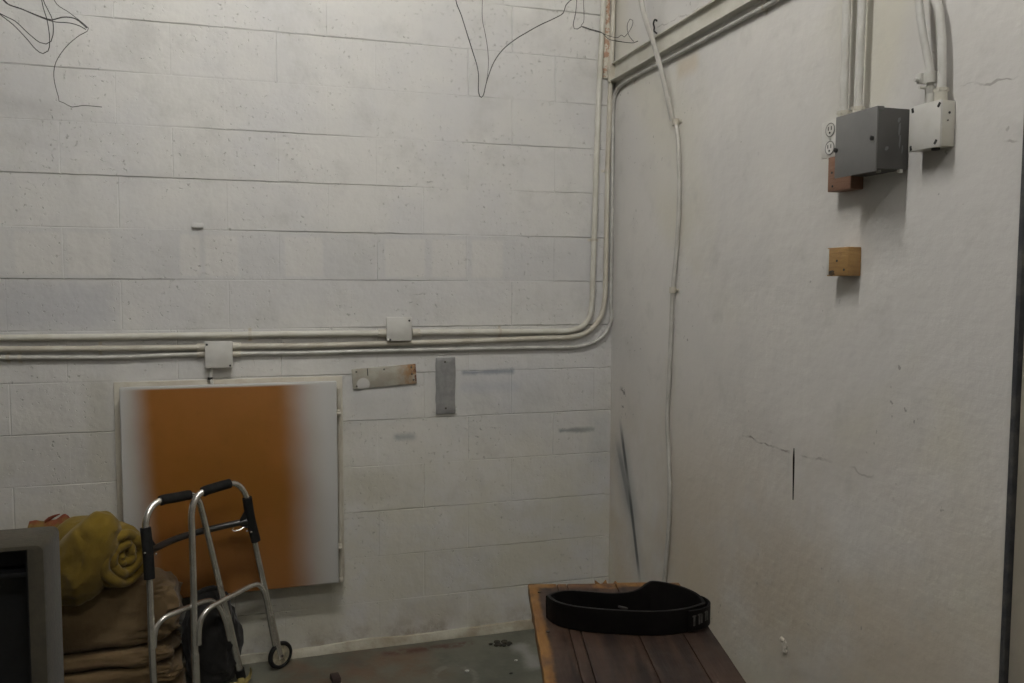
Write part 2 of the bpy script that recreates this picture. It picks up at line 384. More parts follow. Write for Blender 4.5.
p1R = bw([(412, 332.6), (470, 332), (545, 331.4), (570, 330.6), (582, 326.5), (589, 318), (592, 300), (592.6, 280), (594, 240), (596, 171), (598.5, 104), (600.5, 60), (603.5, 0)], y1)
conduit('conduit', p1R + [Vector((p1R[-1].x, y1, ZC))], .0125, M_CREAM, 'cream conduit from the upper junction box that bends up tightest, farthest from the corner', G,
        [(aty(594, 240, y1), UZ, BY_), (aty(500, 331.8, y1), BX, BY_)], [(p1R[0]+Vector((.004, 0, 0)), BX)])
p2L = bw([(-60, 349.8), (0, 349.2), (120, 348.4), (206, 347.3)], y2)
conduit('conduit', lft(p2L[0], .9) + p2L, .0115, M_CREAM2, 'middle horizontal cream conduit entering the lower junction box above the tan cabinet', G,
        [(aty(100, 348.6, y2), BX, BY_)], [(p2L[-1]-Vector((.004, 0, 0)), -BX)])
p2R = bw([(232, 346.2), (300, 345.7), (370, 344), (470, 341), (545, 338), (572, 336.8), (588, 331.5), (600, 318), (604.5, 300), (605.5, 280), (607.5, 171), (610, 100), (610.8, 75), (613.5, 0)], y2)
conduit('conduit', p2R + [Vector((p2R[-1].x, y2, ZC))], .0115, M_CREAM2, 'cream conduit from the lower junction box bending up between the other two', G,
        [(aty(607.5, 171, y2), UZ, BY_)], [(p2R[0]+Vector((.004, 0, 0)), BX)])
p3L = bw([(-60, 358.5), (0, 357.6), (120, 357.2), (170, 355), (206, 354)], y3)
conduit('conduit', lft(p3L[0], .9) + p3L, .0085, M_EMT, 'thin lowest horizontal conduit with a shadow below, ending at the lower junction box', G,
        [(aty(8, 357.6, y3), BX, BY_), (aty(20, 357.6, y3), BX, BY_)], [(p3L[-1]-Vector((.004, 0, 0)), -BX)])
p3R = bw([(232, 354), (245, 353.5), (300, 353), (370, 351), (470, 349), (545, 347.4), (575, 346.8), (592, 343), (604, 335), (611, 320), (613.8, 303), (614.5, 280), (615.3, 200), (616, 130)], y3)
zc = 2.475
xr3 = XR - .0105
p3R[-4:] = [Vector((xr3, y3, p.z)) for p in p3R[-4:]]
p3R += [Vector((xr3, y3, 2.38)), Vector((xr3, y3-.012, 2.43)), Vector((xr3, y3-.045, 2.462)), Vector((xr3, y3-.11, zc)), Vector((xr3, -.6, zc)), Vector((xr3, -1.3, zc)), Vector((xr3, -2.1, zc))]
conduit('conduit', p3R, .0085, M_EMTB, 'thin grey metal conduit that climbs in the corner and turns along underneath the wall channel', G,
        [(Vector((xr3, -.22, zc)), -BY_, BX), (Vector((xr3, -1.2, zc)), -BY_, BX)], [(p3R[0]+Vector((.004, 0, 0)), BX)])

# junction boxes
def junction(name, u0, v0, u1, v1, d, label, screws):
    a, b = aty(u0, v0, -d), aty(u1, v1, -d)
    root = empty(name, ((a.x+b.x)/2, 0, b.z), label, 'junction box', 'square junction boxes on the block wall')
    part('body', BOX((a.x+.004, -d+.006, b.z+.003), (b.x-.004, -.001, a.z-.003), .004), M_CREAM2, root)
    cov = part('cover', BOX((a.x, -d, b.z), (b.x, -d+.006, a.z), .003), M_PALE, root)
    for fx, fz in screws:
        sub('screw', screw(bmesh.new(), (a.x+(b.x-a.x)*fx, -d, b.z+(a.z-b.z)*fz), (0, -1, 0), .0045), M_DARK, cov, root)
junction('junction_box', 204.5, 341.5, 233, 367.6, .045, 'square cream junction box above the tan-fronted cabinet', ((.08, .88), (.9, .08)))
junction('junction_box', 386.5, 317.2, 412, 340.8, .042, 'square cream junction box above the rust-stained horizontal plate', ((.9, .85), (.14, .06)))

# conduit nipple from the lower box into the cabinet
n0 = aty(211, 366, -.02)
pts = [Vector((n0.x, -.022, n0.z+.01)), Vector((n0.x, -.022, 1.225)), Vector((n0.x-.004, -.024, 1.205)), Vector((n0.x+.002, -.03, 1.19)), Vector((n0.x+.002, -.03, 1.17))]
root = empty('conduit_nipple', pts[2], 'short dark bent pipe from junction box into the top of tan cabinet', 'pipe')
part('tube', TUBE(pts, .007, 10, .008), M_EMTB, root); part('locknut', TUBE([pts[2]+UZ*.004, pts[2]-UZ*.006], .011, 6, smooth=False), M_DARK, root)

# ------------------------------------------------------------------ electrical cabinet with overspray
d = .085
a = aty(119, 388, -d); b = aty(339, 583, -d)
fa, fb = aty(113.5, 382.5, -.012), aty(344.5, 578, -.012)
t = NT('oversprayed_front')
X, Y, Z = t.xyz()
W_, H_ = (b.x-a.x), (a.z-b.z)
wx = t.math('ADD', X, t.math('MULTIPLY', t.math('SUBTRACT', t.noise(3.5, 3, .5), .5), .05))
wx = t.math('ADD', wx, t.math('MULTIPLY', t.math('SUBTRACT', Z, 0), .03))
lm = t.mapr(wx, .015, .15); rm = t.mapr(wx, W_-.22, W_-.01, 1, 0)
tm = t.mapr(Z, H_-.014, H_-.003, 1, 0)
zz = t.math('MULTIPLY', t.mapr(Z, 0, .32, .35, 1), 1.0)
m = t.math('MULTIPLY', t.math('MULTIPLY', lm, rm), tm)
edge = t.mix(t.noise(3, 3), (.50, .50, .48), (.44, .44, .43))
tan = t.mix(t.mapr(t.noise(3.2, 4, .6), .4, .62), (.215, .088, .0125), (.24, .096, .017))
tan = t.mix(t.mapr(t.noise(14, 5, .6), .6, .75, 0, .5), tan, (.19, .08, .013))
tan = t.mix(t.mapr(Z, .45, 0, 0, .35), tan, (.29, .135, .05))
col = t.mix(m, edge, tan)
M_PANEL = t.fin(col, .42, 0, t.bump(t.noise(60, 4), .0006, .4), **{'Specular IOR Level': .35})
root = empty('electrical_cabinet', (a.x, -.0, b.z), 'flat wall cabinet with tan sprayed front fading to grey-white edges', 'electrical cabinet')
bx = bmesh.new(); box(bx, (fa.x, -.014, fb.z), (fb.x, -.001, fa.z), .003); box(bx, (a.x+.012, -d+.03, b.z+.012), (b.x-.012, -.008, a.z-.012), .003)
part('backbox', bx, M_CREAM2, root)
fr = bmesh.new(); box(fr, (a.x, -d, b.z), (b.x, -d+.034, a.z), .005, 3)
part('front_cover', fr, M_PANEL, root)
hp = bmesh.new(); hx = b.x + .012
cyl(hp, (hx, -.03, fb.z+.0), (hx, -.03, fa.z-.05), .007, 10)
hs = part('hinge_rod', hp, M_CREAM2, root)
for v in (413, 547):
    z = aty(338, v, -.05).z
    h = bmesh.new(); box(h, (b.x-.012, -.058, z-.012), (hx+.006, -.022, z+.012), .003); cyl(h, (b.x+.002, -.066, z), (hx+.004, -.066, z), .006, 8)
    part('hinge', h, M_CREAM2, root)
h = bmesh.new(); box(h, (hx-.008, -.04, fb.z-.008), (hx+.01, -.02, fb.z+.012), .003); part('hinge_foot', h, M_CREAM2, root)

# ------------------------------------------------------------------ plates on the block wall
t = NT('rusted_plate')
X, Y, Z = t.xyz()
col = t.mix(t.mapr(t.noise(14, 4), .4, .62), (.40, .385, .33), (.33, .305, .25))
col = t.mix(t.math('MULTIPLY', t.mapr(X, .17, .26), t.mapr(t.noise(18, 5, .7), .35, .6)), col, (.30, .16, .06))
col = t.mix(t.math('MULTIPLY', t.mapr(X, .245, .27), t.mapr(t.noise(60, 4, .7), .5, .58)), col, (.12, .04, .02))
dd = t.math('ADD', t.math('POWER', t.math('SUBTRACT', X, .045), 2.0), t.math('POWER', t.math('SUBTRACT', Z, .018), 2.0))
col = t.mix(t.mapr(dd, .0006, .0009, .9, 0), col, (.60, .59, .57))
M_RPL = t.fin(col, .5, 0, t.bump(t.noise(50, 4), .001))
a = aty(349.5, 369, -.0088); ang = math.radians(2.6)
b = aty(353, 389.5, -.0088); e = aty(417, 383.5, -.0088)
ln = (e-b).length; hh = (a-b).length*.97
ang = math.atan2(e.z-b.z, e.x-b.x)
root = empty('blank_plate', b, 'tilted horizontal metal plate with rust stains on its end', 'metal plate', 'blank plates screwed to the block wall')
root.rotation_euler = (0, -ang, 0)
pl = link('plate', BOX((0, -.0, 0), (ln, .009, hh), .0025), M_RPL, root)
for fx, fz in ((.07, .85), (.06, .14), (.5, .86), (.93, .85), (.95, .2), (.93, .5)):
    link('screw', screw(bmesh.new(), (ln*fx, 0, hh*fz), (0, -1, 0), .0042, .0025), M_SCREW, pl)
lk = bmesh.new(); box(lk, (ln*.235, -.003, hh*.62), (ln*.247, 0, hh*.98), .001); link('latch', lk, M_DARK, root)
M_VPL = simple('grey_blank_plate', (.34, .34, .335), (.28, .28, .28), 30, .4, .35, bs=60, bd=.0015)
a = aty(436, 357.5, -.012); b = aty(455.5, 413.5, -.012)
root = empty('blank_plate', (a.x, -.0108, b.z), 'narrow upright grey metal plate under the conduits', 'metal plate', 'blank plates screwed to the block wall')
bm = bmesh.new(); box(bm, (0, -.0, 0), (b.x-a.x, .011, a.z-b.z), .003)
bmesh.ops.subdivide_edges(bm, edges=[e_ for e_ in bm.edges if abs(e_.verts[0].co.z-e_.verts[1].co.z) > .1], cuts=12)
for v in bm.verts:
    v.co.x += .003*noise.noise(Vector((v.co.x*5, 1, v.co.z*22))); v.co.y += .0015*noise.noise(Vector((v.co.x*30, 4, v.co.z*20)))
pl = link('plate', bm, M_VPL, root)
for fx, fz in ((.47, .92), (.5, .1)):
    link('screw', screw(bmesh.new(), ((b.x-a.x)*fx, -.001, (a.z-b.z)*fz), (0, -1, 0), .005, .003), M_SCREW, pl)
# mortar nub
p = aty(197.5, 226, -.006)
bm = bmesh.new(); box(bm, (p.x-.022, -.013, p.z-.008), (p.x+.022, .003, p.z+.012), .004, 2)
tag(link('wall_nub', bm, M_BLOCK), 'small painted-over block nub sticking out of upper block wall', 'bracket')
# wooden batten with flaking pink paint between the upright conduits
M_FLAKE = (lambda t: t.fin(t.mix(t.mapr(t.noise(38, 4, .7), .46, .54), (.57, .54, .46), (.40, .25, .17)), .6, 0, t.bump(t.noise(45, 4), .003)))(NT('flaking_paint'))
a = aty(603.5, 78, -.01); b = aty(609.3, 78, -.01)
bm = bmesh.new(); box(bm, (a.x, -.011, a.z), (b.x, .002, 3.3), .002)
bmesh.ops.subdivide_edges(bm, edges=[e_ for e_ in bm.edges if abs(e_.verts[0].co.z-e_.verts[1].co.z) > .1], cuts=24)
for v in bm.verts: v.co.x += .0022*noise.noise(Vector((v.co.x*9, 1, v.co.z*40)))
tag(link('wall_batten', bm, M_FLAKE), 'narrow batten with flaking pinkish paint between two upright conduits', 'wood strip')

# ------------------------------------------------------------------ right wall: channel, hook, cable
root = empty('wall_channel', (XR, -1, 2.505), 'cream steel channel running level along the plastered wall near ceiling', 'metal channel')
bm = bmesh.new()
prof = [(0, 2.505), (-.036, 2.505), (-.036, 2.511), (-.033, 2.511), (-.033, 2.509), (-.012, 2.509), (-.012, 2.583), (-.026, 2.583), (-.026, 2.581), (-.029, 2.581), (-.029, 2.587), (0, 2.587)]
r0 = [bm.verts.new((XR+x, -.016, z)) for x, z in prof]; r1 = [bm.verts.new((XR+x, -2.15, z)) for x, z in prof]
for k in range(12): bm.faces.new((r0[k], r0[(k+1) % 12], r1[(k+1) % 12], r1[k]))
bm.faces.new(r0); bm.faces.new(r1[::-1])
part('channel', bm, M_CREAM, root, smooth=False)
bm = bmesh.new(); box(bm, (XR-.042, -.03, 2.50), (XR-.001, -.0155, 2.592), .003); part('end_bracket', bm, M_CREAM2, root)
p = atx(657, 24)
bm = bmesh.new(); tube(bm, [(XR, p.y, p.z+.012), (XR-.014, p.y-.008, p.z+.014), (XR-.018, p.y-.004, p.z), (XR-.008, p.y+.008, p.z-.012), (XR-.012, p.y, p.z-.03), (XR-.002, p.y-.006, p.z-.04)], .0035, 8, .006)
tag(link('wall_hook', bm, M_DARK), 'small rusty bent hook on plaster just above the wall channel', 'hook')

cab = [(675.5, 122), (678, 140), (679, 200), (677.5, 235), (674.5, 270), (672.5, 292), (671, 330), (669, 380), (667, 420), (668.5, 450), (669.5, 480), (669, 520), (666.5, 555), (664, 585)]
cw = [atx(u, v, XR-.014) for u, v in cab]
root = empty('wall_cable', cw[5], 'cream cable and pipe run hanging down the plastered wall near the corner', 'cable')
end = cw[-1]; cw += [Vector((XR-.014, end.y-.01, .2)), Vector((XR-.014, end.y-.015, .012))]
part('cable', TUBE(cw, .0085, 10, .03), M_WALLP, root)
top = [Vector((2.085, -.62, ZC)), Vector((2.10, -.61, 3.1)), aty(641, 0, -.60), aty(655, 48, -.595), aty(664, 82, -.592), aty(675, 121, -.59)]
top[-1] = Vector((XR-.012, top[-1].y, top[-1].z))
part('pipe', TUBE(top, .0105, 12, .03), M_WALLP, root)
for (u, v) in ((675.5, 122), (672.5, 290)):
    p = atx(u, v, XR-.014); bm = bmesh.new()
    cyl(bm, p+UZ*.012, p-UZ*.012, .0135, 14); box(bm, (XR-.004, p.y-.03, p.z-.006), (XR-.0005, p.y+.03, p.z+.006), .001)
    screw(bm, (XR-.004, p.y-.024, p.z), (-1, 0, 0), .004); part('cable_clamp', bm, M_CREAM2, root)

# ------------------------------------------------------------------ electrical boxes on the plastered wall
# grey enclosure
bx0, yN, yFar, z0, z1 = 2.190, -1.834, -1.682, 1.880, 2.030
root = empty('grey_enclosure', (XR, (yN+yFar)/2, z0), 'large grey metal electrical box beside the white outlet', 'electrical box')
part('body', BOX((bx0+.003, yN, z0), (XR-.0005, yFar, z1), .0015), M_GREYBOX, root)
bm = bmesh.new(); box(bm, (bx0-.0015, yN-.0015, z0-.008), (bx0+.003, yFar+.0015, z1+.002), .001); box(bm, (bx0-.001, yN-.0015, z1-.006), (bx0+.02, yFar+.0015, z1+.0025), .001)
cv = part('cover', bm, simple('grey_enamel_cover', (.17, .168, .164), (.152, .151, .148), 10, .5, bs=90, bd=.0003), root)
for p in ((yN+.012, (z0+z1)/2), (yFar-.004, (z0+z1)/2-.01)):
    bm = bmesh.new(); cyl(bm, (bx0-.006, p[0], p[1]), (bx0, p[0], p[1]), .0055, 12); box(bm, (bx0-.0075, p[0]-.001, p[1]-.006), (bx0-.005, p[0]+.001, p[1]+.006)); sub('screw', bm, M_DARK, cv, root)
M_SPL = simple('old_paint_splash', (.19, .19, .20), None, rough=.6, bd=0)
for (x, z, w, hh) in ((XR-.032, z1-.028, .004, .012), (XR-.03, z1-.05, .003, .03), (XR-.028, z1-.08, .0025, .03), (2.222, z0+.05, .005, .01), (XR-.02, z1-.10, .002, .02)):
    v = [Vector((x+w*math.cos(k*.7)*(1+.4*math.sin(k*3)), yN-.0006, z+hh*math.sin(k*.7)*(.7+.3*math.cos(k*5)))) for k in range(9)]
    sp_ = bmesh.new(); f = [sp_.verts.new(q) for q in v]; g = [sp_.verts.new(q+Vector((0, .001, 0))) for q in v]
    sp_.faces.new(f); sp_.faces.new(g[::-1])
    for k in range(9): sp_.faces.new((f[k], g[k], g[(k+1) % 9], f[(k+1) % 9]))
    so = part('paint_splash', sp_, M_SPL, root)
bm = bmesh.new(); cyl(bm, (bx0+.035, yN+.03, z0-.006), (bx0+.035, yN+.03, z0), .006, 8); part('knockout', bm, M_EMT, root); bm = bmesh.new(); cyl(bm, (XR-.02, yN+.006, z0-.008), (XR-.02, yN+.006, z0), .007, 8); part('knockout', bm, M_EMT, root)

# white duplex outlet
oy0, oy1, oz0, oz1 = -1.625, -1.532, 1.946, 2.048
root = empty('outlet', (XR, -1.56, oz0), 'white duplex socket partly hidden by the grey box', 'outlet')
part('back_box', BOX((2.262, oy0+.003, oz0+.002), (XR-.0005, oy1-.003, oz1-.002), .003), M_WHITE, root)
fp = part('face_plate', BOX((2.256, oy0, oz0), (2.262, oy1, oz1), .002), M_WHITE, root)
yc_ = -1.572
for zc_ in (1.972, 2.022):
    bm = bmesh.new()
    cyl(bm, (2.2535, yc_, zc_), (2.257, yc_, zc_), .0165, 24)
    so = sub('socket', bm, M_WHITE, fp, root)
    bm = bmesh.new()
    for dy in (-.0065, .0065): box(bm, (2.2525, yc_+dy-.0012, zc_-.001), (2.254, yc_+dy+.0012, zc_+.009))
    cyl(bm, (2.2525, yc_, zc_-.008), (2.254, yc_, zc_-.008), .003, 10)
    bmt = [(2.2545, yc_+.0185*math.cos(k*math.tau/24), zc_+.0185*math.sin(k*math.tau/24)) for k in range(25)]
    sub('slots', bm, M_DARK, fp, root)
    bm = bmesh.new(); tube(bm, bmt, .0014, 6, smooth=False); sub('socket_rim', bm, M_RIM, fp, root)
sub('screw', screw(bmesh.new(), (2.256, yc_, 1.997), (-1, 0, 0), .004), M_EMT, fp, root)

# white junction box with cover screws
wx0, wy0, wy1, wz0, wz1 = 2.245, -1.979, -1.882, 1.915, 2.021
root = empty('white_junction_box', (XR, (wy0+wy1)/2, wz0), 'pale cream junction box mounted beside the large grey box', 'electrical box')
part('body', BOX((wx0+.006, wy0, wz0), (XR-.0005, wy1, wz1), .002), M_CREAM, root)
cv = part('cover', BOX((wx0, wy0-.001, wz0-.001), (wx0+.006, wy1+.001, wz1+.001), .0015), M_PALE, root)
for fy, fz, tl in ((.05, .9, .6), (.9, .92, -.2), (.12, .1, .6), (.92, .07, -.2)):
    bm = bmesh.new(); y_ = wy0+(wy1-wy0)*fy; z_ = wz0+(wz1-wz0)*fz
    box(bm, (-.0015, -.0035, -.006), (.001, .0035, .006), .001, 1, Matrix.Translation((wx0, y_, z_)) @ Matrix.Rotation(tl, 4, 'X'))
    sub('screw', bm, M_DARK, cv, root)
bm = bmesh.new(); cyl(bm, (XR-.018, wy0-.0015, wz1-.028), (XR-.018, wy0, wz1-.028), .003, 8); cyl(bm, (XR-.022, wy0-.0015, wz0+.06), (XR-.022, wy0, wz0+.06), .002, 8); part('rivet', bm, M_DARK, root)
bm = bmesh.new(); cyl(bm, (XR-.025, wy0+.03, wz0-.005), (XR-.025, wy0+.03, wz0), .01, 12); part('knockout', bm, M_DARK, root)

# risers above the boxes
def riser(u0, v0, u1, v1, x, r, m, label, zend, group='upright conduits above the electrical boxes'):
    a, b = atx(u0, v0, x), atx(u1, v1, x)
    y = b.y
    pts = [Vector((x, y, zend)), Vector((x, y, zend+.09)), Vector((x, a.y*.6+b.y*.4, zend+.22)), Vector((x, a.y, a.z)), Vector((x, a.y, ZC))]
    return conduit('riser_conduit', pts, r, m, label, group, [(Vector((x, a.y, 2.42)), UZ, BX)], [(pts[0]+UZ*.001, UZ)])
riser(847, 0, 843.5, 112, XR-.032, .0115, M_PALE, 'pale conduit rising from the grey box on its outlet side', 2.0328)
riser(862, 0, 858, 110, XR-.032, .0115, M_PALE, 'pale conduit rising from the middle of the grey box top', 2.0328)
rc = riser(935.5, 0, 941, 97, XR-.022, .0105, M_PALE, 'pale conduit rising from white junction box, away from the loose fitting', 2.0225)
a = atx(918.5, 0, XR-.045); b = atx(930.5, 74, XR-.028); c0 = atx(931, 97, XR-.022)
root = empty('riser_conduit', b, 'pale conduit with a loose clamp fitting entering white junction box', 'pipe', 'upright conduits above the electrical boxes')
y_ = max(min(c0.y, -1.895), -1.97) if False else c0.y
part('tube', TUBE([b-UZ*.01, b, a, Vector((a.x-.02, a.y+.08, ZC))], .0095, 12, .03), M_PALE, root)
bm = bmesh.new(); cyl(bm, b+UZ*.004, b-UZ*.022, .015, 16); cyl(bm, b-UZ*.03, c0*.5+b*.5-UZ*.018, .0115, 14); cyl(bm, Vector((c0.x, c0.y, 2.048)), Vector((c0.x, c0.y, 2.0222)), .014, 14)
tube(bm, [b-UZ*.02, (b+c0)/2-UZ*.01, Vector((c0.x, c0.y, 2.026))], .0085, 12, .01)
box(bm, (b.x-.02, b.y+.01, b.z-.02), (b.x-.004, b.y+.024, b.z+.004), .002); cyl(bm, (b.x-.03, b.y+.017, b.z-.012), (b.x-.01, b.y+.017, b.z-.012), .0045, 8); cyl(bm, (b.x-.026, b.y+.006, b.z-.032), (b.x-.008, b.y+.006, b.z-.032), .004, 8)
part('clamp_fitting', bm, M_PALE, root)

# timber blocks
def wood(name, c1, c2, c3, sc=(1, 1, 6)):
    t = NT(name)
    v = t.scaled(*sc)
    col = t.mix(t.mapr(t.noise(18, 5, .6, vec=v), .35, .65), c1, c2)
    col = t.mix(t.mapr(t.noise(12, 4, .7), .5, .68), col, c3)
    return t.fin(col, .6, 0, t.bump(t.noise(30, 4, .6, vec=v), .0015))
M_WB = wood('weathered_pine', (.28, .16, .055), (.34, .20, .07), (.20, .11, .05))
M_WR = wood('reddish_pine', (.23, .12, .075), (.26, .145, .095), (.17, .085, .05))
def block(name, y0, y1, z0_, z1_, x0, m, label, paint=None, holes=()):
    root = empty(name, (XR, (y0+y1)/2, z0_), label, 'wood block', 'timber blocks on the plastered wall')
    bm = BOX((x0, y1, z0_), (XR-.0005, y0, z1_), .0025)
    part('timber', bm, m, root)
    for (y, z) in holes:
        h = bmesh.new(); cyl(h, (x0-.001, y, z), (x0+.003, y, z), .0035, 8); part('nail', h, M_DARK, root)
    return root
block('timber_block', -1.578, -1.674, 1.848, 1.944, 2.246, M_WR, 'reddish timber block directly under the outlet and grey box', holes=((-1.60, 1.862), (-1.596, 1.90)))
rb = block('timber_block', -1.585, -1.674, 1.613, 1.692, 2.246, M_WB, 'yellowish timber block alone on the plaster below the others', holes=((-1.658, 1.63), (-1.628, 1.655)))
M_CHAR = simple('charred_wood', (.03, .025, .02), (.12, .07, .03), 50, .8)
bm = bmesh.new()
ball(bm, (2.2465, -1.607, 1.622), .012, 2, (.12, 1.3, .7), .5, 30); part('burnt_corner', bm, M_CHAR, rb)
bm = bmesh.new(); box(bm, (2.2453, -1.594, 1.616), (2.251, -1.5835, 1.689), .001); part('paint_edge', bm, M_PALE, rb)
bm = bmesh.new()
for k in range(9):
    ball(bm, (2.25+.03*rnd.random(), -1.592-.075*k/9, 1.6925), .0035+.002*rnd.random(), 1, (1, 1, .5), .3)
part('plaster_bits', bm, M_PLAST, rb)
# rough lump low on the plaster
p = atx(785, 646); bm = bmesh.new()
ball(bm, (XR-.002, p.y, p.z), .016, 3, (.32, .8, 1.3), .6, 26); ball(bm, (XR-.003, p.y-.004, p.z-.014), .0095, 3, (.6, 1, 1), .3, 26); ball(bm, (XR-.003, p.y+.012, p.z+.016), .01, 2, (.6, 1, 1), .3, 26)
tag(link('plaster_lump', bm, M_PLAST), 'small rough plaster lump low on the plastered wall', 'plaster lump')

# ------------------------------------------------------------------ hanging wires
def wire(name, px, y, r, label, group, m=M_WIRE, tops=(), px2=None):
    dep = y if callable(y) else (lambda f: y)
    bm = bmesh.new()
    for pxs in [px] + ([px2] if px2 else []):
        pts = [aty(u, v, dep(i/(len(pxs)-1))) for i, (u, v) in enumerate(pxs)]
        if pxs[0][1] <= 0: pts = [Vector((pts[0].x, pts[0].y, ZC-.001)), Vector((pts[0].x, pts[0].y, 3.1))] + pts
        if pxs[-1][1] <= 0: pts = pts + [Vector((pts[-1].x, pts[-1].y, 3.1)), Vector((pts[-1].x, pts[-1].y, ZC-.001))]
        tube(bm, pts, r, 7, .012)
    return tag(link(name, bm, m), label, 'wire', group)
G = 'wires hanging from the ceiling'
wire('hanging_wire', [(-14, -10), (4, 0), (22, 9), (46, 18.5), (52, 20), (62, 17.2), (75, 18.5), (87, 28)][1:], -.30, .0021, 'dark wire sloping in from top edge, with its tip looped over the long curly wire', G)
wire('hanging_wire', [(2, -1), (24, 10), (48, 20), (56, 22), (70, 23), (80, 26), (86, 29.5)], -.31, .0016, 'thin dark wire twisted along the thicker sloping wire', G)
wire('hanging_wire', [(54, 0), (70, 13), (84, 24), (88.5, 28), (87.5, 31), (80, 35), (66, 47), (56, 62), (53.8, 72), (54.5, 82), (57, 92), (58.5, 97), (59, 101), (64, 103), (72, 107), (82, 105.5), (102, 107)], -.30, .0013, 'long thin wire with a knot whose tail curls lowest, above the block joints', G, M_WIRE2)
wire('hanging_wire', [(-1, 13), (7, 17), (15, 21), (28, 33), (40, 42.5), (46, 44), (51, 41.5), (53, 35), (52.5, 20), (47, 8), (43, -1)], -.33, .0016, 'inner of two dark wire loops hanging beside the sloping wire', G)
wire('hanging_wire', [(-1, 13.5), (6, 19), (13, 24.5), (27, 39), (36, 49.5), (43, 53.6), (48, 51), (49.7, 42), (47.5, 22), (41.5, -1)], -.34, .0016, 'outer, lower of two dark wire loops hanging beside the sloping wire', G)
c3 = lambda L: [(430+x/4, y/4) for x, y in L]
wire('hanging_wire', c3([(103, -2), (125, 60), (150, 140), (172, 210), (188, 262), (194, 300), (194, 365), (198, 384), (205, 390), (213, 382), (222, 345), (232, 310), (255, 250), (290, 200), (345, 155), (390, 128), (440, 100), (500, 72), (533, 52), (543, 22), (558, 5), (572, -5)]), -.28, .0019, 'dark wire bent in a long V before block wall', G)
wire('hanging_wire', c3([(209, -4), (210, 80), (222, 140), (232, 210), (233, 270), (226, 325), (214, 378)]), -.275, .0012, 'thin straight wire dropping into the V-shaped wire', G, M_WIRE2)
wire('hanging_wire', c3([(587, -4), (582, 55), (573, 100), (577, 115), (590, 116), (606, 106), (640, 116), (690, 132), (712, 155), (760, 166), (815, 171), (832, 164)]), -.26, .0016, 'dark wire twisted at corner, one end pointing at the cable', G)
wire('hanging_wire', c3([(614, -4), (614, 90), (604, 103), (650, 122), (690, 133), (720, 145), (752, 150), (765, 140), (778, 148), (792, 132), (808, 105), (811, 82), (800, 76), (791, 92), (789, 118), (797, 145), (815, 166)]), -.265, .0013, 'wire ending in a small open loop next to corner cable', G, M_WIRE2)

# ------------------------------------------------------------------ walker
def W(L): return [aty(u, v, y) for u, v, y in L]
foot_z = .012
root = empty('walker', (.5, -.28, 0), 'folded aluminium walking frame with black grips and front wheels', 'walking frame')
rA = .0122
# frame hinged at the left sleeve
LA = W([(149.5, 580, -.452), (148, 548, -.438), (145.5, 528, -.43), (147.5, 515, -.422), (153, 505.5, -.40), (162, 500, -.38), (176, 497.5, -.34), (188, 495, -.305), (194, 495.5, -.292), (199, 501, -.282), (202.5, 513, -.276), (211, 548, -.258), (221, 590, -.238), (230, 628, -.215)])
la_low = [LA[0], aty(151.5, 640, -.475), aty(153.5, 683, -.492)]
dv = (la_low[-1]-la_low[-2]).normalized(); la_foot = la_low[-1] + dv*((la_low[-1].z-.075)/-dv.z)
legA = part('side_tube', TUBE([la_foot+(la_low[-1]-la_foot)*.35, la_low[-1], la_low[1]] + LA, rA, 14, .012), M_ALU, root)
ra_end = aty(240.5, 674, -.188); dv = (ra_end-LA[-1]).normalized(); ra_foot = ra_end
# frame hinged at the right sleeve, folded across in front
y0b = [(194.5, 640, -.392), (193.6, 590, -.38), (192, 530, -.368), (191.6, 513, -.364), (194, 502, -.358), (199, 494.5, -.345), (206, 490.5, -.33), (217, 487, -.295), (229, 483.6, -.258), (236.5, 484, -.235), (243, 490, -.218), (247, 499, -.206), (250.5, 521, -.195), (256, 548, -.182), (263.5, 582, -.162), (270.5, 614, -.136)]
LB = W(y0b)
b0 = aty(196.3, 683, -.402); dv = (b0-LB[0]).normalized(); b_foot = b0 + dv*((b0.z-.03)/-dv.z)
part('side_tube', TUBE([b_foot+(b0-b_foot)*.5, b0] + LB, rA, 14, .012), M_ALU, root)
# leg extensions, feet, wheels
def ext(p0, p1, r=.0142):
    bm = bmesh.new(); cyl(bm, p0, p1, r, 14)
    d = (p1-p0).normalized(); cyl(bm, p0+d*.03+Vector((0, -r-.003, 0)), p0+d*.03+Vector((0, -r+.002, 0)), .004, 8); return bm
part('leg_extension', ext(aty(227, 615, -.222), ra_foot), M_ALU, root)
bm = bmesh.new(); fz = ra_foot; d_ = (ra_foot-LA[-1]).normalized(); cyl(bm, fz-d_*.022, fz+d_*.018, .018, 16); part('leg_collar', bm, M_RUB, root)
# ski glide under that leg
gl = bmesh.new(); g0 = Vector((fz.x+.004, fz.y-.006, 0))
path = [(-.042, .0145), (-.035, .0075), (-.02, .0065), (0, .0065), (.018, .0095), (.032, .022), (.038, .042), (.036, .056)]
dirg = Vector((.95, .3, 0)).normalized(); sdg = Vector((-dirg.y, dirg.x, 0))
ra_, rb_, rc_, rd_ = [], [], [], []
for s_, z_ in path:
    w_ = .015*(1-.35*abs(s_)/.06); c_ = g0 + dirg*s_ + UZ*z_
    ra_.append(gl.verts.new(c_+sdg*w_)); rb_.append(gl.verts.new(c_-sdg*w_)); rc_.append(gl.verts.new(c_+sdg*w_-UZ*.006)); rd_.append(gl.verts.new(c_-sdg*w_-UZ*.006))
for k in range(len(path)-1):
    for A_, B_ in ((ra_, rb_), (rb_, rd_), (rd_, rc_), (rc_, ra_)): gl.faces.new((A_[k], A_[k+1], B_[k+1], B_[k]))
for k in (0, -1): gl.faces.new((ra_[k], rb_[k], rd_[k], rc_[k]))
cyl(gl, g0+UZ*.006, Vector((fz.x, fz.y, fz.z)), .015, 14)
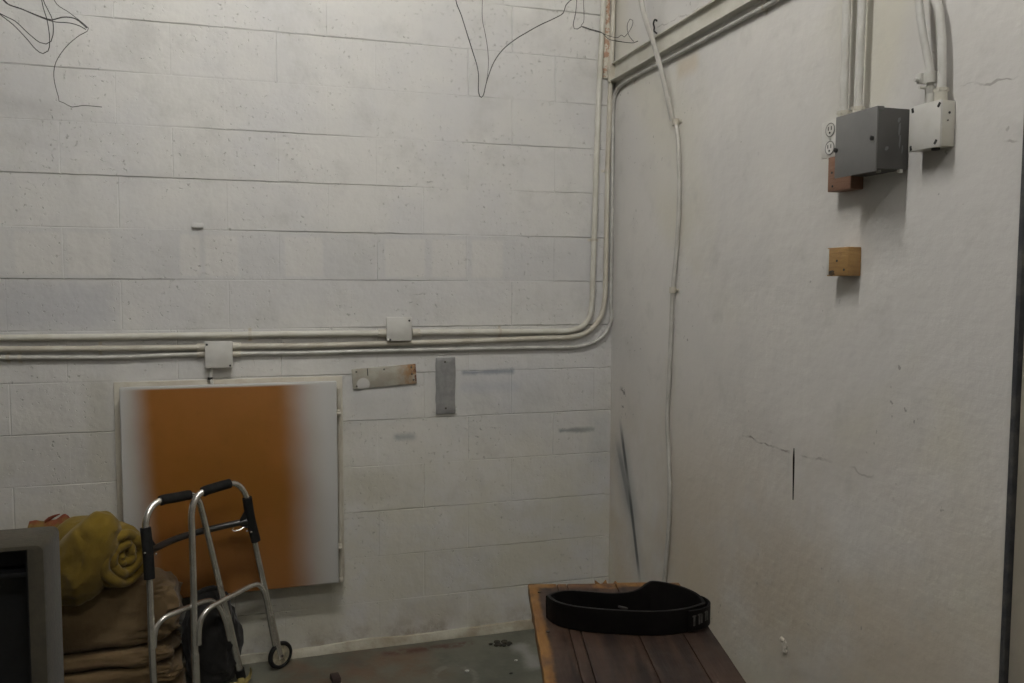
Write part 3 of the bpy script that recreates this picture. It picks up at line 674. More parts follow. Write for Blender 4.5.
pg = part('ski_glide', gl, M_YEL, root); pg['label'] = 'yellow plastic ski glide'
part('leg_extension', ext(b_foot+(LB[0]-b_foot)*.8, b_foot), M_ALU, root)
bm = bmesh.new(); dd_ = (b_foot-b0).normalized(); cyl(bm, b_foot+dd_*.0-UZ*0, Vector((b_foot.x, b_foot.y, .0)), .019, 16, .021); part('rubber_tip', bm, M_RUB, root)
# wheel: centre from the photo
wc = aty(280.3, 655, -.10); wc.z = .0567
def wheel(c, ax, leg_top):
    ax = Vector(ax).normalized()
    q = ax.to_track_quat('Z', 'Y').to_matrix()
    bm = bmesh.new(); ring = []
    for k in range(40):
        a_ = k*math.tau/40; rd = q @ Vector((math.cos(a_), math.sin(a_), 0)); rr_ = []
        for j in range(10):
            b_ = j*math.tau/10; rr_.append(bm.verts.new(c + rd*(.0475+.009*math.cos(b_)) + ax*.011*math.sin(b_)))
        ring.append(rr_)
    for k in range(40):
        for j in range(10): bm.faces.new((ring[k][j], ring[(k+1) % 40][j], ring[(k+1) % 40][(j+1) % 10], ring[k][(j+1) % 10]))
    w = part('wheel', bm, M_RUB, root)
    h = bmesh.new(); cyl(h, c-ax*.006, c+ax*.006, .041, 28); cyl(h, c-ax*.011, c+ax*.011, .014, 16)
    for k in range(5):
        a_ = k*math.tau/5+.3; rd = q @ Vector((math.cos(a_), math.sin(a_), 0)); cyl(h, c+rd*.012, c+rd*.040, .007, 8)
    sub('hub', h, M_HUB, w, root)
    n = bmesh.new(); cyl(n, c-ax*.016, c+ax*.016, .005, 8); sub('axle', n, M_DARK, w, root)
    e = ext(leg_top, c + UZ*-.012 + (leg_top-c).normalized()*0 , .0135); part('leg_extension', e, M_ALU, root)
axw = Vector((.55, -.83, 0)).normalized()
lb_end = aty(276, 646, -.122)
wheel(wc, axw, LB[-1]); 
# shift leg to the side of the wheel is carried by the axle; second front wheel sits under the other hinged leg
wc2 = Vector((la_foot.x+.004, la_foot.y+.02, .0567))
wheel(wc2, axw, la_foot+(la_low[-1]-la_foot)*.45)
# lower braces
brA = W([(154, 648, -.478), (155, 634, -.470), (158, 624.5, -.462), (165, 617.5, -.45), (176, 612.5, -.42), (191, 606.5, -.36), (204, 601.5, -.30), (212, 601, -.262), (218, 606, -.245), (224, 618, -.232), (229.5, 640, -.215)])
part('side_brace', TUBE(brA, .0098, 12, .012), M_ALU, root)
brB = W([(198.6, 645, -.398), (199.2, 629, -.394), (201.5, 618.5, -.386), (208, 609.5, -.37), (220, 602, -.33), (238, 592.5, -.26), (252, 585.5, -.20), (258, 584.6, -.18), (262.5, 589, -.168), (266, 600, -.155), (270, 622, -.138), (274.5, 645, -.118)])
part('side_brace', TUBE(brB, .0098, 12, .012), M_ALU, root)
# grips
part('hand_grip', TUBE(W([(160.5, 500.8, -.386), (164, 499.6, -.376), (176, 497.5, -.34), (187, 495.2, -.308), (189.5, 495, -.301)]), .0185, 16, .008), M_RUB, root)
part('hand_grip', TUBE(W([(202.8, 492, -.337), (206, 490.5, -.33), (217, 487, -.295), (227, 484.2, -.264), (229.5, 483.5, -.257)]), .0185, 16, .008), M_RUB, root)
# sleeves, folding crossbar and spring clip
slA = part('hinge_sleeve', TUBE(W([(145.4, 527.5, -.43), (148, 552, -.44), (149.6, 579, -.452)]), .0185, 14, .02), M_RUB, root)
slB = part('hinge_sleeve', TUBE(W([(247, 497.5, -.207), (250.5, 519, -.196), (256, 541, -.186)]), .0185, 14, .02), M_RUB, root)
part('crossbar', TUBE(W([(150, 549.5, -.425), (156, 547.8, -.39), (163, 544.5, -.35), (172, 540.5, -.305), (185, 535.8, -.262), (200, 531.6, -.236), (215, 528, -.222), (232, 524.3, -.208), (249, 520.8, -.198)]), .0125, 12, .012), M_BAR, root)
def gusset(L, sl):
    P_ = W(L); bm = bmesh.new(); f = [bm.verts.new(p+Vector((0, -.006, 0))) for p in P_]; g = [bm.verts.new(p+Vector((0, .006, 0))) for p in P_]
    bm.faces.new(f); bm.faces.new(g[::-1])
    for k in range(len(f)): bm.faces.new((f[k], f[(k+1) % len(f)], g[(k+1) % len(f)], g[k]))
    sub('gusset', bm, M_RUB, sl, root)
gusset([(147, 534, -.432), (150, 537, -.425), (155, 544, -.395), (158, 550, -.38), (152, 553.5, -.42), (148.5, 554, -.44)], slA)
gusset([(248, 506, -.2), (244, 512, -.205), (240, 519, -.208), (240, 525, -.208), (246, 528, -.2), (253, 528, -.192)], slB)
for sl, (u, v, y) in ((slA, (145, 553, -.46)), (slA, (156, 554, -.415)), (slB, (251.3, 532, -.21)), (slB, (247, 531, -.21))):
    p = aty(u, v, y); bm = bmesh.new(); ball(bm, p, .0045, 2); sub('rivet', bm, M_ALU, sl, root)
bm = TUBE(W([(244, 527, -.222), (240, 529.5, -.226), (234, 531, -.228), (232, 529.5, -.228), (234, 527.5, -.226)]), .0022, 6, .006); part('spring_clip', bm, M_ALU, root)

# ------------------------------------------------------------------ fabrics
def fabric(name, c1, c2, scale=5, bd=.004, bs=14, rough=.9, weave=220):
    t = NT(name)
    col = t.mix(t.mapr(t.noise(scale, 5, .65), .35, .65), c1, c2)
    nm = t.bump(t.noise(bs, 4, .55), bd, .8); nm = t.bump(t.noise(weave, 2), .0008, .5, nm)
    return t.fin(col, rough, 0, nm, **{'Specular IOR Level': .2, 'Sheen Weight': .15})
M_TAN = fabric('tan_canvas', (.165, .112, .055), (.115, .075, .035))
M_MUS = fabric('mustard_quilt', (.175, .115, .013), (.14, .09, .010), 6, .005, 18)
M_RED = fabric('red_orange_cloth', (.20, .055, .018), (.17, .075, .02), 12)
M_BAG = fabric('charcoal_cloth', (.011, .010, .0095), (.02, .0185, .0175), 6, .006, 12, .8)

def pillow(name, cx, cy_, z0, z1, hx, hy, m, ex=5.0, droop=.0, jit=.012, fr=9, seed=0, rz=0, foldend=0.0, label=None):
    """soft folded bundle: a superellipse slab with folds and wrinkles"""
    bm = bmesh.new(); nu, nv = 160, 34; R_ = []
    for i in range(nv+1):
        ph = -math.pi/2 + math.pi*i/nv; cz_ = math.copysign(abs(math.sin(ph))**.8, math.sin(ph)); cr = abs(math.cos(ph))**.24
        row = []
        for j in range(nu):
            th = j*math.tau/nu; ct, st = math.cos(th), math.sin(th)
            x = math.copysign(abs(ct)**(2/ex), ct)*hx*cr; y = math.copysign(abs(st)**(2/ex), st)*hy*cr; z = (z0+z1)/2 + cz_*(z1-z0)/2
            p = Vector((x, y, z)); q = p*fr + Vector((seed*3.1, seed, seed*7))
            k = max(0, x/hx); q2 = Vector((x*9, y*9, z*34)) + Vector((seed, seed*2, 0))
            w = noise.noise(q)*jit + noise.noise(q*2.7)*jit*.4 + (.5-abs(noise.noise(q2)))*jit*.5 + (.4-abs(noise.noise(q2*2.3)))*jit*1.7*k**3
            d_ = Vector((x/hx, y/hy, cz_*.6)).normalized()
            p += d_*w
            if foldend: p.x += foldend*k**6*noise.noise(Vector((y*14, z*38, seed)))
            p.z = max(p.z, z0+.0005) if i < 6 else p.z
            ca, sa = math.cos(rz), math.sin(rz)
            row.append(bm.verts.new((cx + p.x*ca - p.y*sa, cy_ + p.x*sa + p.y*ca, p.z)))
        R_.append(row)
    for i in range(nv):
        for j in range(nu):
            try: bm.faces.new((R_[i][j], R_[i][(j+1) % nu], R_[i+1][(j+1) % nu], R_[i+1][j]))
            except ValueError: pass
    bmesh.ops.remove_doubles(bm, verts=bm.verts[:], dist=1e-5)
    return bm
xe = .395
G = 'folded tan blankets in the stack'
for nm_, z0_, z1_, lab, sd, dx in (('folded_blanket', .0, .088, 'folded tan blanket at the very bottom of the stack, on the floor', 5, .0),
                             ('folded_blanket', .088, .172, 'folded tan blanket second from the floor behind the walking frame', 1, .004),
                             ('folded_blanket', .172, .243, 'thin folded tan blanket under the topmost tan one', 2, -.012),
                             ('folded_blanket', .243, .487, 'thick puffy tan blanket on top of stack, beneath the mustard quilt', 3, .004)):
    bm = pillow(nm_, -.06+dx, -.214, z0_, z1_, .455, .121, M_TAN, 7, jit=.017, fr=7, seed=sd, foldend=.03)
    o = link(nm_, bm, M_TAN); tag(o, lab, 'blanket', G)
# mustard quilt: rolled, its coiled end facing the walker, the outer flap bulging in front
root = empty('rolled_quilt', (.06, -.27, .485), 'rolled mustard yellow quilt with spiral end on the tan blankets', 'quilt')
c1 = aty(125, 556, -.375); axd = Vector((-.72, .69, 0)).normalized(); sdv = Vector((.69, .72, 0)).normalized()
R0 = .112
bm = bmesh.new(); nu, nv = 56, 24; ring = []
for i in range(nv+1):
    f = i/nv; row = []
    for j in range(nu):
        th = j*math.tau/nu
        r_ = R0*(1 - .12*max(0, (.06-f)/.06)**2 - .3*max(0, (f-.8)/.2)**2)
        dv_ = sdv*math.cos(th)*.95 + UZ*math.sin(th)
        p = c1 + axd*(.012+.30*f) + dv_*r_
        p += dv_*(noise.noise(p*13)*.008 + noise.noise(p*30)*.004)
        p.z = max(p.z, .493)
        row.append(bm.verts.new(p))
    ring.append(row)
for i in range(nv):
    for j in range(nu): bm.faces.new((ring[i][j], ring[i][(j+1) % nu], ring[i+1][(j+1) % nu], ring[i+1][j]))
bm.faces.new(ring[-1]); bm.faces.new(ring[0][::-1])
part('roll', bm, M_MUS, root)
bm = bmesh.new(); pts = []; NS = 150
for k in range(NS):
    f = k/(NS-1); a_ = f*math.tau*2.6 + 2.0; r_ = .010 + .090*f
    dv_ = sdv*math.cos(a_)*.95 + UZ*math.sin(a_)
    p = c1 + axd*(.010 - .010*math.sin(f*3) + .004*math.sin(k*.55) + .004*noise.noise(Vector((k*.3, 0, 0)))) + dv_*(r_ + .003*math.sin(k*.41))
    p.z = max(p.z, .493+.016); pts.append(p)
tube(bm, pts, .0165, 12, .05, rf=lambda f: .0150*(1+.10*math.sin(f*83)+.10*math.sin(f*37)) + .005*f)
part('spiral_end', bm, M_MUS, root)
bm = bmesh.new()
v = bmesh.ops.create_icosphere(bm, subdivisions=5, radius=1)['verts']
cm = aty(84, 560, -.365); ax1 = Vector((-.93, .37, 0)).normalized(); ax2 = Vector((.37, .93, 0)).normalized()
for q in v:
    n_ = q.co.copy(); lo = n_.z < 0
    x = math.copysign(abs(n_.x)**.8, n_.x); z = math.copysign(abs(n_.z)**.85, n_.z)
    p = cm + ax1*(.115*x*(1-(.38*z if x > 0 and z > 0 else 0)) - .055*z) + ax2*(.098*n_.y) + UZ*(.168*z)
    w = noise.noise(p*8)*.014 + noise.noise(p*19)*.006 - .006*max(0, 1-abs(noise.noise(Vector((p.x*9, p.y*5, p.z*11)))*9)) - .008*max(0, 1-abs(noise.noise(Vector((p.x*17+5, p.y*9, p.z*15)))*7))*max(0, x)
    p += n_*w
    if p.y > -.345 and p.z < .494: p.z = .494
    q.co = p + n_*.007*noise.noise(p*27) + n_*.005*(.4-abs(noise.noise(p*22)))
part('outer_flap', bm, M_MUS, root)

# crumpled red-orange cloth behind the quilt
RZ = aty(60, 521.5, -.13).z
bm = bmesh.new(); rows_ = []
for i in range(41):
    row = []
    for j in range(15):
        f, g = i/40, j/14; x = -.145 + .33*f; y = -.115 + .17*(g-.5) - .03*f
        prof_ = math.sin(math.pi*g)**.6
        ridge = RZ + .012*math.sin(f*6) + .022*math.exp(-((f-.46)/.05)**2) + .014*noise.noise(Vector((f*11, 2, 0)))
        z = .487 + (ridge-.487)*prof_ * min(1, f*5+.62) + .014*noise.noise(Vector((x*22, y*22, 5)))*prof_
        row.append(bm.verts.new((x, y, z)))
    rows_.append(row)
for i in range(40):
    for j in range(14): bm.faces.new((rows_[i][j], rows_[i][j+1], rows_[i+1][j+1], rows_[i+1][j]))
bm.faces.new([r_[0] for r_ in rows_] + [r_[-1] for r_ in rows_[::-1]])
e0, e1 = aty(47, 521, -.13), aty(60, 514, -.14)
tube(bm, [e0-UZ*.02, e0, (e0+e1)/2+UZ*.004, e1], .008, 8, .01, rf=lambda f: .011*(1-.85*f))
t = NT('rust_and_mustard_cloth'); X, Y, Z = t.xyz()
mk = t.mapr(t.math('ADD', t.noise(9, 4, .6), t.math('MULTIPLY', t.math('SUBTRACT', Z, .70), 5.0)), .38, .52)
M_RC = t.fin(t.mix(mk, (.15, .095, .018), (.17, .036, .014)), .9, 0, t.bump(t.noise(20, 4), .005, .8))
tag(link('crumpled_cloth', bm, M_RC), 'crumpled rust-red and mustard cloth heaped behind the rolled quilt', 'cloth')
# charcoal bag slumped between blankets and cabinet
bm = bmesh.new()
v = bmesh.ops.create_icosphere(bm, subdivisions=5, radius=1)['verts']
for q in v:
    n_ = q.co.copy(); z = (n_.z+1)/2
    tap = .62 + .38*math.sin(min(1, (1-z)*1.25+.12)*math.pi/2)
    p = Vector((math.copysign(abs(n_.x)**.75, n_.x)*.105*tap, math.copysign(abs(n_.y)**.75, n_.y)*.066*tap, 0))
    p.z = .0 + .385*max(0, math.copysign(abs(n_.z)**.8, n_.z)*.5+.5)
    p.x += -.022*z + .015
    w = noise.noise(n_*2.6+Vector((4, 1, 2)))*.016 + noise.noise(n_*6)*.008 + abs(noise.noise(n_*4+Vector((9, 0, 0))))*.012*z
    p += n_*w; p.z = max(p.z, 0)
    q.co = p + Vector((.512, -.158, 0))
root = empty('cloth_bag', (.52, -.158, 0), 'dark charcoal cloth bag slumped against the wall behind the walking frame', 'bag')
part('bag_body', bm, M_BAG, root)
bm = TUBE([(.465, -.17, .365), (.49, -.178, .39), (.53, -.175, .392), (.555, -.16, .365), (.57, -.145, .32)], .009, 8, .01); part('strap', bm, M_BAG, root)

# ------------------------------------------------------------------ grey felt cabinet with a black recessed front
M_FELT = fabric('grey_felt', (.060, .052, .037), (.048, .043, .032), 14, .002, 60, .95, 300)
yF = -.80
dep = .20
a = aty(60.5, 600, yF+dep-.012); i0 = aty(27, 549.5, yF)
x1, z1 = a.x, aty(40, 528, yF+dep-.012).z
x0 = x1 - .70
root = empty('felt_cabinet', ((x0+x1)/2, yF, 0), 'grey felt-covered cabinet with a black recessed front beside blankets', 'cabinet')
fx1, fz1 = i0.x, i0.z
fx0, fz0 = x0+(x1-fx1), .10
def rrect(xa, xb, za, zb, r, n=8):
    out = []
    for cx_, cz_, a0 in ((xb-r, zb-r, 0), (xa+r, zb-r, 90), (xa+r, za+r, 180), (xb-r, za+r, 270)):
        for k in range(n+1):
            a_ = math.radians(a0 + 90*k/n); out.append((cx_+r*math.cos(a_), cz_+r*math.sin(a_)))
    return out
bm = bmesh.new(); O_, I_ = rrect(x0, x1, 0, z1, .022), rrect(fx0, fx1, fz0, fz1, .006)
ou = []
for yy, ins in ((yF+dep, .0), (yF+.014, 0), (yF+.004, .004), (yF, .014)):
    ou.append([bm.verts.new((x+(-ins if x > (x0+x1)/2 else ins), yy, z+(-ins if z > z1/2 else ins))) for x, z in O_])
inn = [[bm.verts.new((x, yy, z)) for x, z in I_] for yy in (yF, yF+.006, yF+dep)]
n_ = len(O_)
for seq in (ou, inn):
    for A_, B_ in zip(seq, seq[1:]):
        for k in range(n_): bm.faces.new((A_[k], A_[(k+1) % n_], B_[(k+1) % n_], B_[k]))
for k in range(n_): bm.faces.new((ou[-1][k], ou[-1][(k+1) % n_], inn[0][(k+1) % n_], inn[0][k]))
bm.faces.new([bm.verts.new((x, yF+dep-.001, z)) for x, z in O_])
part('carcass', bm, M_FELT, root)
bm = bmesh.new(); box(bm, (fx0+.001, yF+.14, fz0+.001), (fx1-.001, yF+.16, fz1-.001), .004)
M_BLK = simple('black_grille_cloth', (.006, .006, .0065), (.009, .009, .010), 60, .55, bs=300, bd=.0005)
part('recessed_panel', bm, M_BLK, root)
bm = bmesh.new()
for xx in ((fx0+.0005, fx0+.01), (fx1-.01, fx1-.0005)): box(bm, (xx[0], yF+.02, fz0+.001), (xx[1], yF+.14, fz1-.001))
box(bm, (fx0+.01, yF+.02, fz1-.01), (fx1-.01, yF+.14, fz1-.0005)); box(bm, (fx0+.01, yF+.02, fz0+.0005), (fx1-.01, yF+.14, fz0+.01))
part('recess_lining', bm, M_BLK, root)
# lighter black board added to stand for the sheen in the recess
bm = bmesh.new(); mt = Matrix.Translation(((fx0+fx1)/2, yF+.085, fz1-.07)) @ Matrix.Rotation(math.radians(-35), 4, 'Y') @ Matrix.Rotation(math.radians(28), 4, 'X')
part('sheen_board', BOX((fx0+.012, yF+.05, fz1-.10), (fx1-.012, yF+.13, fz1-.085), .003), simple('dull_black_board', (.013, .013, .015), None, rough=.6, bd=0), root)

# ------------------------------------------------------------------ plank table
ZT = .70
Lf = atz(528, 583, ZT); Ln = atz(545, 683, ZT); Rn = atz(745, 683, ZT); Rm = atz(702, 612, ZT)
v_ = (Ln-Lf).normalized(); u_ = Vector((-v_.y, v_.x, 0))
wid = (Rn-Lf).dot(u_); wid = .5*(wid + (Rm-Lf).dot(u_)); LEN = 1.25
rz = math.atan2(u_.y, u_.x)
root = empty('plank_table', (Lf.x, Lf.y, 0), 'dark plank-topped wooden table with worn orange edges in the corner', 'table', rz=rz)
# local: x across (0..wid), y from far edge 0 to -LEN
t = NT('dark_worn_planks'); X, Y, Z = t.xyz()
v = t.scaled(1, .09, 1)
col = t.mix(t.mapr(t.noise(26, 5, .6, vec=v, dist=.4), .36, .64), (.012, .0065, .005), (.040, .021, .013))
st = t.mapr(t.noise(9, 4, .6, vec=v), .55, .70)
col = t.mix(t.math('MULTIPLY', st, .75), col, (.085, .043, .017))
col = t.mix(t.mapr(t.noise(5, 4, .6), .5, .7, 0, .6), col, (.026, .015, .011))
wob = t.math('MULTIPLY', t.math('SUBTRACT', t.noise(14, 4, .65), .5), .03)
ed = t.math('MINIMUM', t.math('ADD', X, wob), t.math('SUBTRACT', t.math('ADD', wob, .012), t.math('ADD', Y, 0)))
ed = t.math('MINIMUM', t.math('ADD', X, wob), t.math('MULTIPLY', t.math('ADD', Y, t.math('MULTIPLY', wob, 2.0)), -.62))
wear = t.mapr(ed, .018, .034, 1, 0)
wc_ = t.mix(t.mapr(t.noise(30, 4, .6, vec=v), .38, .62), (.20, .10, .022), (.13, .055, .013))
wc_ = t.mix(t.mapr(t.noise(8, 3), .5, .65), wc_, (.06, .026, .012))
col = t.mix(wear, col, wc_)
M_TOP = t.fin(col, t.mapr(t.noise(9, 4), .3, .7, .45, .7), 0, t.bump(t.noise(34, 5, .6, vec=v), .003, .7), **{'Specular IOR Level': .35})
bm = bmesh.new(); th = .034
cuts = [0, .085, .115, .26, .375, wid]
rq = random.Random(5)
for k in range(5):
    x0_, x1_ = cuts[k]+(.0005 if k else 0), cuts[k+1]-.0005
    b2 = bmesh.new(); box(b2, (x0_, -LEN, ZT-th), (x1_, -.004*rq.random(), ZT-.0015*rq.random()), .004, 2)
    bmesh.ops.subdivide_edges(b2, edges=[e_ for e_ in b2.edges if abs(e_.verts[0].co.y-e_.verts[1].co.y) > .2], cuts=30)
    for vv in b2.verts:
        n1 = noise.noise(Vector((vv.co.x*14, vv.co.y*16, k)))
        if vv.co.z > ZT-.01: vv.co.z += .0008*n1
        if k == 0 and vv.co.x < .01: vv.co.x += .0035*noise.noise(Vector((1, vv.co.y*22, vv.co.z*30)))
        if vv.co.y > -.05: vv.co.y += .004*noise.noise(Vector((vv.co.x*30, 4, vv.co.z*40)))
    me_ = bpy.data.meshes.new('t'); b2.to_mesh(me_); b2.free(); bm.from_mesh(me_); bpy.data.meshes.remove(me_)
# splinters on the far edge
for x_, l_, s_ in ((.208, .009, -.008), (.228, .011, .006), (.262, .004, 0)):
    q = [(x_-.008, -.004, ZT-.004), (x_+.008, -.004, ZT-.004), (x_+s_, .006, ZT+l_*.6), (x_-.008, -.012, ZT-.002), (x_+.008, -.012, ZT-.002)]
    vv = [bm.verts.new(p) for p in q]
    for f in ((0, 1, 2), (3, 2, 4), (0, 2, 3), (1, 4, 2), (0, 3, 4, 1)): bm.faces.new([vv[k] for k in f])
top = link('tabletop', bm, M_TOP, root)
M_LEG = wood('dark_table_timber', (.05, .028, .018), (.08, .045, .026), (.035, .02, .014), (8, 8, 1))
for lx, ly in ((.085, -.10), (wid-.085, -.10), (.085, -LEN+.1), (wid-.085, -LEN+.1)):
    link('leg', BOX((lx-.022, ly-.022, 0), (lx+.022, ly+.022, ZT-th), .004), M_LEG, root)
for a_, b_ in (((.10, -.075-.012), (wid-.10, -.075+.012)), ((.10, -LEN+.1-.012), (wid-.10, -LEN+.1+.012)), ((.085-.012, -LEN+.12), (.085+.012, -.12)), ((wid-.097, -LEN+.12), (wid-.073, -.12))):
    link('apron', BOX((a_[0], a_[1], ZT-th-.09), (b_[0], b_[1], ZT-th), .003), M_LEG, root)
for x_, y_ in ((.028, -.075), (.03, -.35), (.26, -.33), (.16, -.30)):
    nl = bmesh.new(); cyl(nl, (x_, y_, ZT-.001), (x_, y_, ZT+.0012), .005, 10)
    link('nail_head', nl, M_DARK, top)

# ------------------------------------------------------------------ black belt standing on its edge
M_BELT = (lambda t: t.fin(t.mix(t.mapr(t.noise(12, 4), .4, .7), (.0045, .004, .004), (.007, .006, .006)), t.mapr(t.noise(8, 4), .35, .7, .42, .62), 0, t.bump(t.noise(90, 4), .0012, .7), **{'Specular IOR Level': .14}))(NT('black_leather'))
root = empty('black_belt', atz(625, 612, ZT), 'wide black leather belt standing curled on edge on the plank table', 'belt')
Zt = ZT+.0012
fr_ = [(549, 618), (556, 623.5), (570, 628), (590, 631), (615, 633), (645, 634.5), (670, 633.5), (688, 630.5), (699, 627)]
loop = [(atz(u, v, Zt), .062) for u, v in fr_]
bk = [(703, 602, .055), (699, 596, .06), (691, 590.5, .068), (679, 585.8, .076), (665, 582.5, .083), (653, 581, .086), (647, 583.5, .08), (639, 589, .068), (628, 592, .062), (610, 593, .06), (590, 591.5, .06), (570, 590.3, .06), (556, 592, .06), (549, 595.5, .06)]
for u, v, h_ in bk:
    p = atz(u, v, Zt+h_); loop.append((Vector((p.x, p.y, Zt)), h_))
n = len(loop)
def cr(a, b, c, d, f):
    return .5*((2*b)+(c-a)*f+(2*a-5*b+4*c-d)*f*f+(3*b-a-3*c+d)*f**3)
pts = []
for i in range(n):
    for k in range(6):
        f = k/6; g = [loop[(i+j-1) % n] for j in range(4)]
        pts.append((cr(g[0][0], g[1][0], g[2][0], g[3][0], f), cr(g[0][1], g[1][1], g[2][1], g[3][1], f)))
bm = bmesh.new(); N_ = len(pts); T_ = .0055
rows_ = []
cen = sum((p for p, _ in pts), Vector())/N_
for i in range(N_):
    p, h_ = pts[i]; tn = (pts[(i+1) % N_][0]-pts[i-1][0]).normalized(); nr = Vector((tn.y, -tn.x, 0))
    if nr.dot(p-cen) < 0: nr = -nr
    sec = [(-T_, .001), (-T_, .25), (-T_, .75), (-T_*.8, .985), (0, 1), (T_*.8, .985), (T_, .75), (T_, .25), (T_, .001)]
    lean = .03*h_
    rows_.append([bm.verts.new(p + nr*(a_ + lean*(b_)) + UZ*(h_*b_)) for a_, b_ in sec])
for i in range(N_):
    a_, b_ = rows_[i], rows_[(i+1) % N_]
    for j in range(8): bm.faces.new((a_[j], b_[j], b_[j+1], a_[j+1]))
    bm.faces.new((a_[8], b_[8], b_[0], a_[0]))
part('belt_band', bm, M_BELT, root)
# overlapped closing strap at the end nearest the plaster, with stitched grey marks
bm = bmesh.new(); rows_ = []; arc = pts[int(6*6.9):int(6*10.4)]
for i, (p, h_) in enumerate(arc):
    f = i/(len(arc)-1); tn = (arc[min(i+1, len(arc)-1)][0]-arc[max(i-1, 0)][0]).normalized(); nr = Vector((tn.y, -tn.x, 0))
    if nr.dot(p-cen) < 0: nr = -nr
    o_ = .010 + .007*math.sin(math.pi*f); zl, zh = .004, .056
    sec = [(o_-.003, zl), (o_-.003, zh), (o_, zh+.002), (o_+.003, zh), (o_+.003, zl), (o_, zl-.002)]
    rows_.append((p, nr, tn, [bm.verts.new(p+nr*a_+UZ*b_) for a_, b_ in sec], o_))
for a_, b_ in zip(rows_, rows_[1:]):
    for j in range(6): bm.faces.new((a_[3][j], b_[3][j], b_[3][(j+1) % 6], a_[3][(j+1) % 6]))
bm.faces.new(rows_[0][3]); bm.faces.new(rows_[-1][3][::-1])
stp = part('closing_strap', bm, M_BELT, root)
M_MARK = simple('grey_stitching', (.085, .08, .075), (.04, .038, .035), 60, .8, bd=0)
bm = bmesh.new()
for k, (fi, zz0, zz1) in enumerate(((.10, .016, .044), (.20, .018, .046), (.28, .02, .044), (.35, .022, .048), (.42, .022, .044))):
    p, nr, tn, _, o_ = rows_[int(fi*(len(rows_)-1))]
    bs_ = p + nr*(o_+.0034)
    q = [bs_+tn*(-.003)+UZ*zz0, bs_+tn*.003+UZ*zz0, bs_+tn*.003+UZ*zz1, bs_+tn*(-.003)+UZ*zz1]
    f = [bm.verts.new(x) for x in q]; g = [bm.verts.new(x-nr*.001) for x in q]
    bm.faces.new(f); bm.faces.new(g[::-1])
    for j in range(4): bm.faces.new((f[j], g[j], g[(j+1) % 4], f[(j+1) % 4]))
    if k in (0, 1, 3):
        q = [bs_+tn*(-.007)+UZ*(zz1-.004), bs_+tn*.007+UZ*(zz1-.004), bs_+tn*.007+UZ*zz1, bs_+tn*(-.007)+UZ*zz1]; bm.faces.new([bm.verts.new(x+nr*.0002) for x in q])
sub('stitched_marks', bm, M_MARK, stp, root)
# buckle tab lying inside the loop
p = atz(628, 604, Zt+.02); bm = bmesh.new()
mt = Matrix.Translation((p.x, p.y, Zt+.012)) @ Matrix.Rotation(.35, 4, 'Z') @ Matrix.Rotation(.3, 4, 'Y')
box(bm, (-.045, -.02, -.003), (.045, .02, .003), .002, 2, mt); part('inner_tab', bm, simple('dull_grey_leather', (.05, .045, .042), (.03, .028, .026), 30, .5), root)

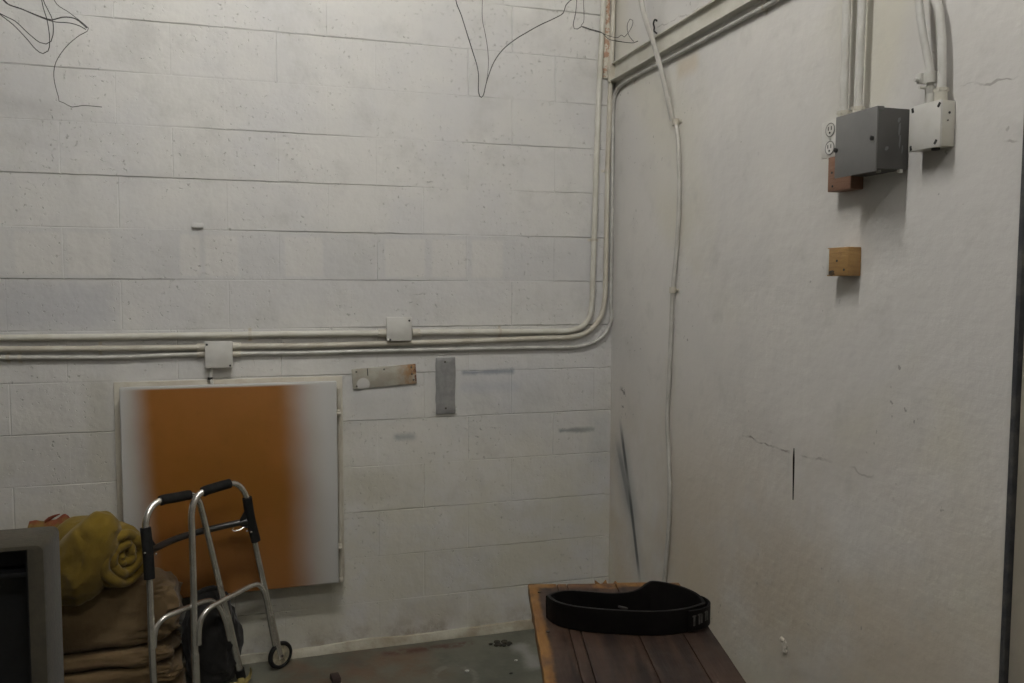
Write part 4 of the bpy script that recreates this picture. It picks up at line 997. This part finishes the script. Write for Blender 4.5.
# ------------------------------------------------------------------ bits on the floor
p = atz(335.5, 681, 0); bm = bmesh.new(); box(bm, (-.017, -.03, .0), (.017, .03, .022), .003, 2, Matrix.Translation((p.x, p.y, 0)) @ Matrix.Rotation(.12, 4, 'Z'))
for v in bm.verts: v.co += Vector((noise.noise(v.co*60), noise.noise(v.co*55+Vector((3, 1, 0))), 0))*.003
tag(link('wood_scrap', bm, simple('dark_brown_scrap', (.035, .018, .014), (.022, .012, .01), 30, .8)), 'small dark brown block scrap lying on the concrete floor', 'scrap')
p = atz(501, 645, 0); bm = bmesh.new()
for k in range(11):
    a_ = k*2.4; l_ = .006+.034*rnd.random(); ball(bm, (p.x+math.cos(a_)*l_*1.2, p.y+math.sin(a_)*l_, .004), .007+.006*rnd.random(), 2, (1.2, .8, .45), .6, 30)
tag(link('dry_leaf_scrap', bm, simple('dead_leaf', (.02, .02, .014), (.035, .03, .02), 40, .9)), 'little clump of dark dry debris on floor near block wall', 'debris')
for u, v, r_, lab in ((467, 672, .008, 'tiny white pebble on the concrete floor, by itself'), (516, 661, .006, 'tiny pale crumb on floor next to the table edge'), (511, 674, .006, 'tiny dark crumb on floor next to the table')):
    p = atz(u, v, 0); bm = bmesh.new(); ball(bm, (p.x, p.y, r_*.55), r_, 2, (1.2, .9, .6), .4, 30)
    tag(link('pebble', bm, M_PALE if 'dark' not in lab else M_DARK), lab, 'pebble', 'crumbs on the floor')

# ------------------------------------------------------------------ light: a twin-tube batten under the ceiling, plus an added fill batten
def lit(name, power):
    t = NT(name); t.fin((.8, .8, .8), .5)
    t.put(t.b.inputs['Emission Color'], (1.0, .98, .935, 1)); t.put(t.b.inputs['Emission Strength'], power); return t.m
for LX, LY, pw, lab in ((.76, -1.88, TUBE_POWER, 'white twin-tube fluorescent batten under the ceiling near the block wall'), (1.0, -4.1, TUBE_POWER*.55, 'added unseen fill light, a dim twin-tube batten at the far end of the room')):
    LZ = ZC - .14; M_LIT = lit('lit_tube', pw)
    root = empty('ceiling_batten_light', (LX, LY, LZ), lab, 'ceiling light', 'ceiling lights')
    bm = bmesh.new(); box(bm, (LX-.64, LY-.05, LZ+.05), (LX+.64, LY+.05, ZC-.001), .004); part('housing', bm, M_WHITE, root)
    for dy in (-.035, .035):
        bm = bmesh.new(); cyl(bm, (LX-.60, LY+dy, LZ+.02), (LX+.60, LY+dy, LZ+.02), .016, 10); tb = part('tube_lamp', bm, M_LIT, root)
w = bpy.data.worlds.new('world'); SC.world = w; w.use_nodes = True
w.node_tree.nodes['Background'].inputs[0].default_value = (.5, .5, .5, 1); w.node_tree.nodes['Background'].inputs[1].default_value = .0
SC.view_settings.view_transform = 'Standard'; SC.view_settings.look = 'None'
SC.view_settings.exposure = 0; SC.view_settings.gamma = 1; SC.view_settings.use_curve_mapping = False
SC.cycles.max_bounces = 8; SC.cycles.diffuse_bounces = 5
SC.cycles.use_denoising = True
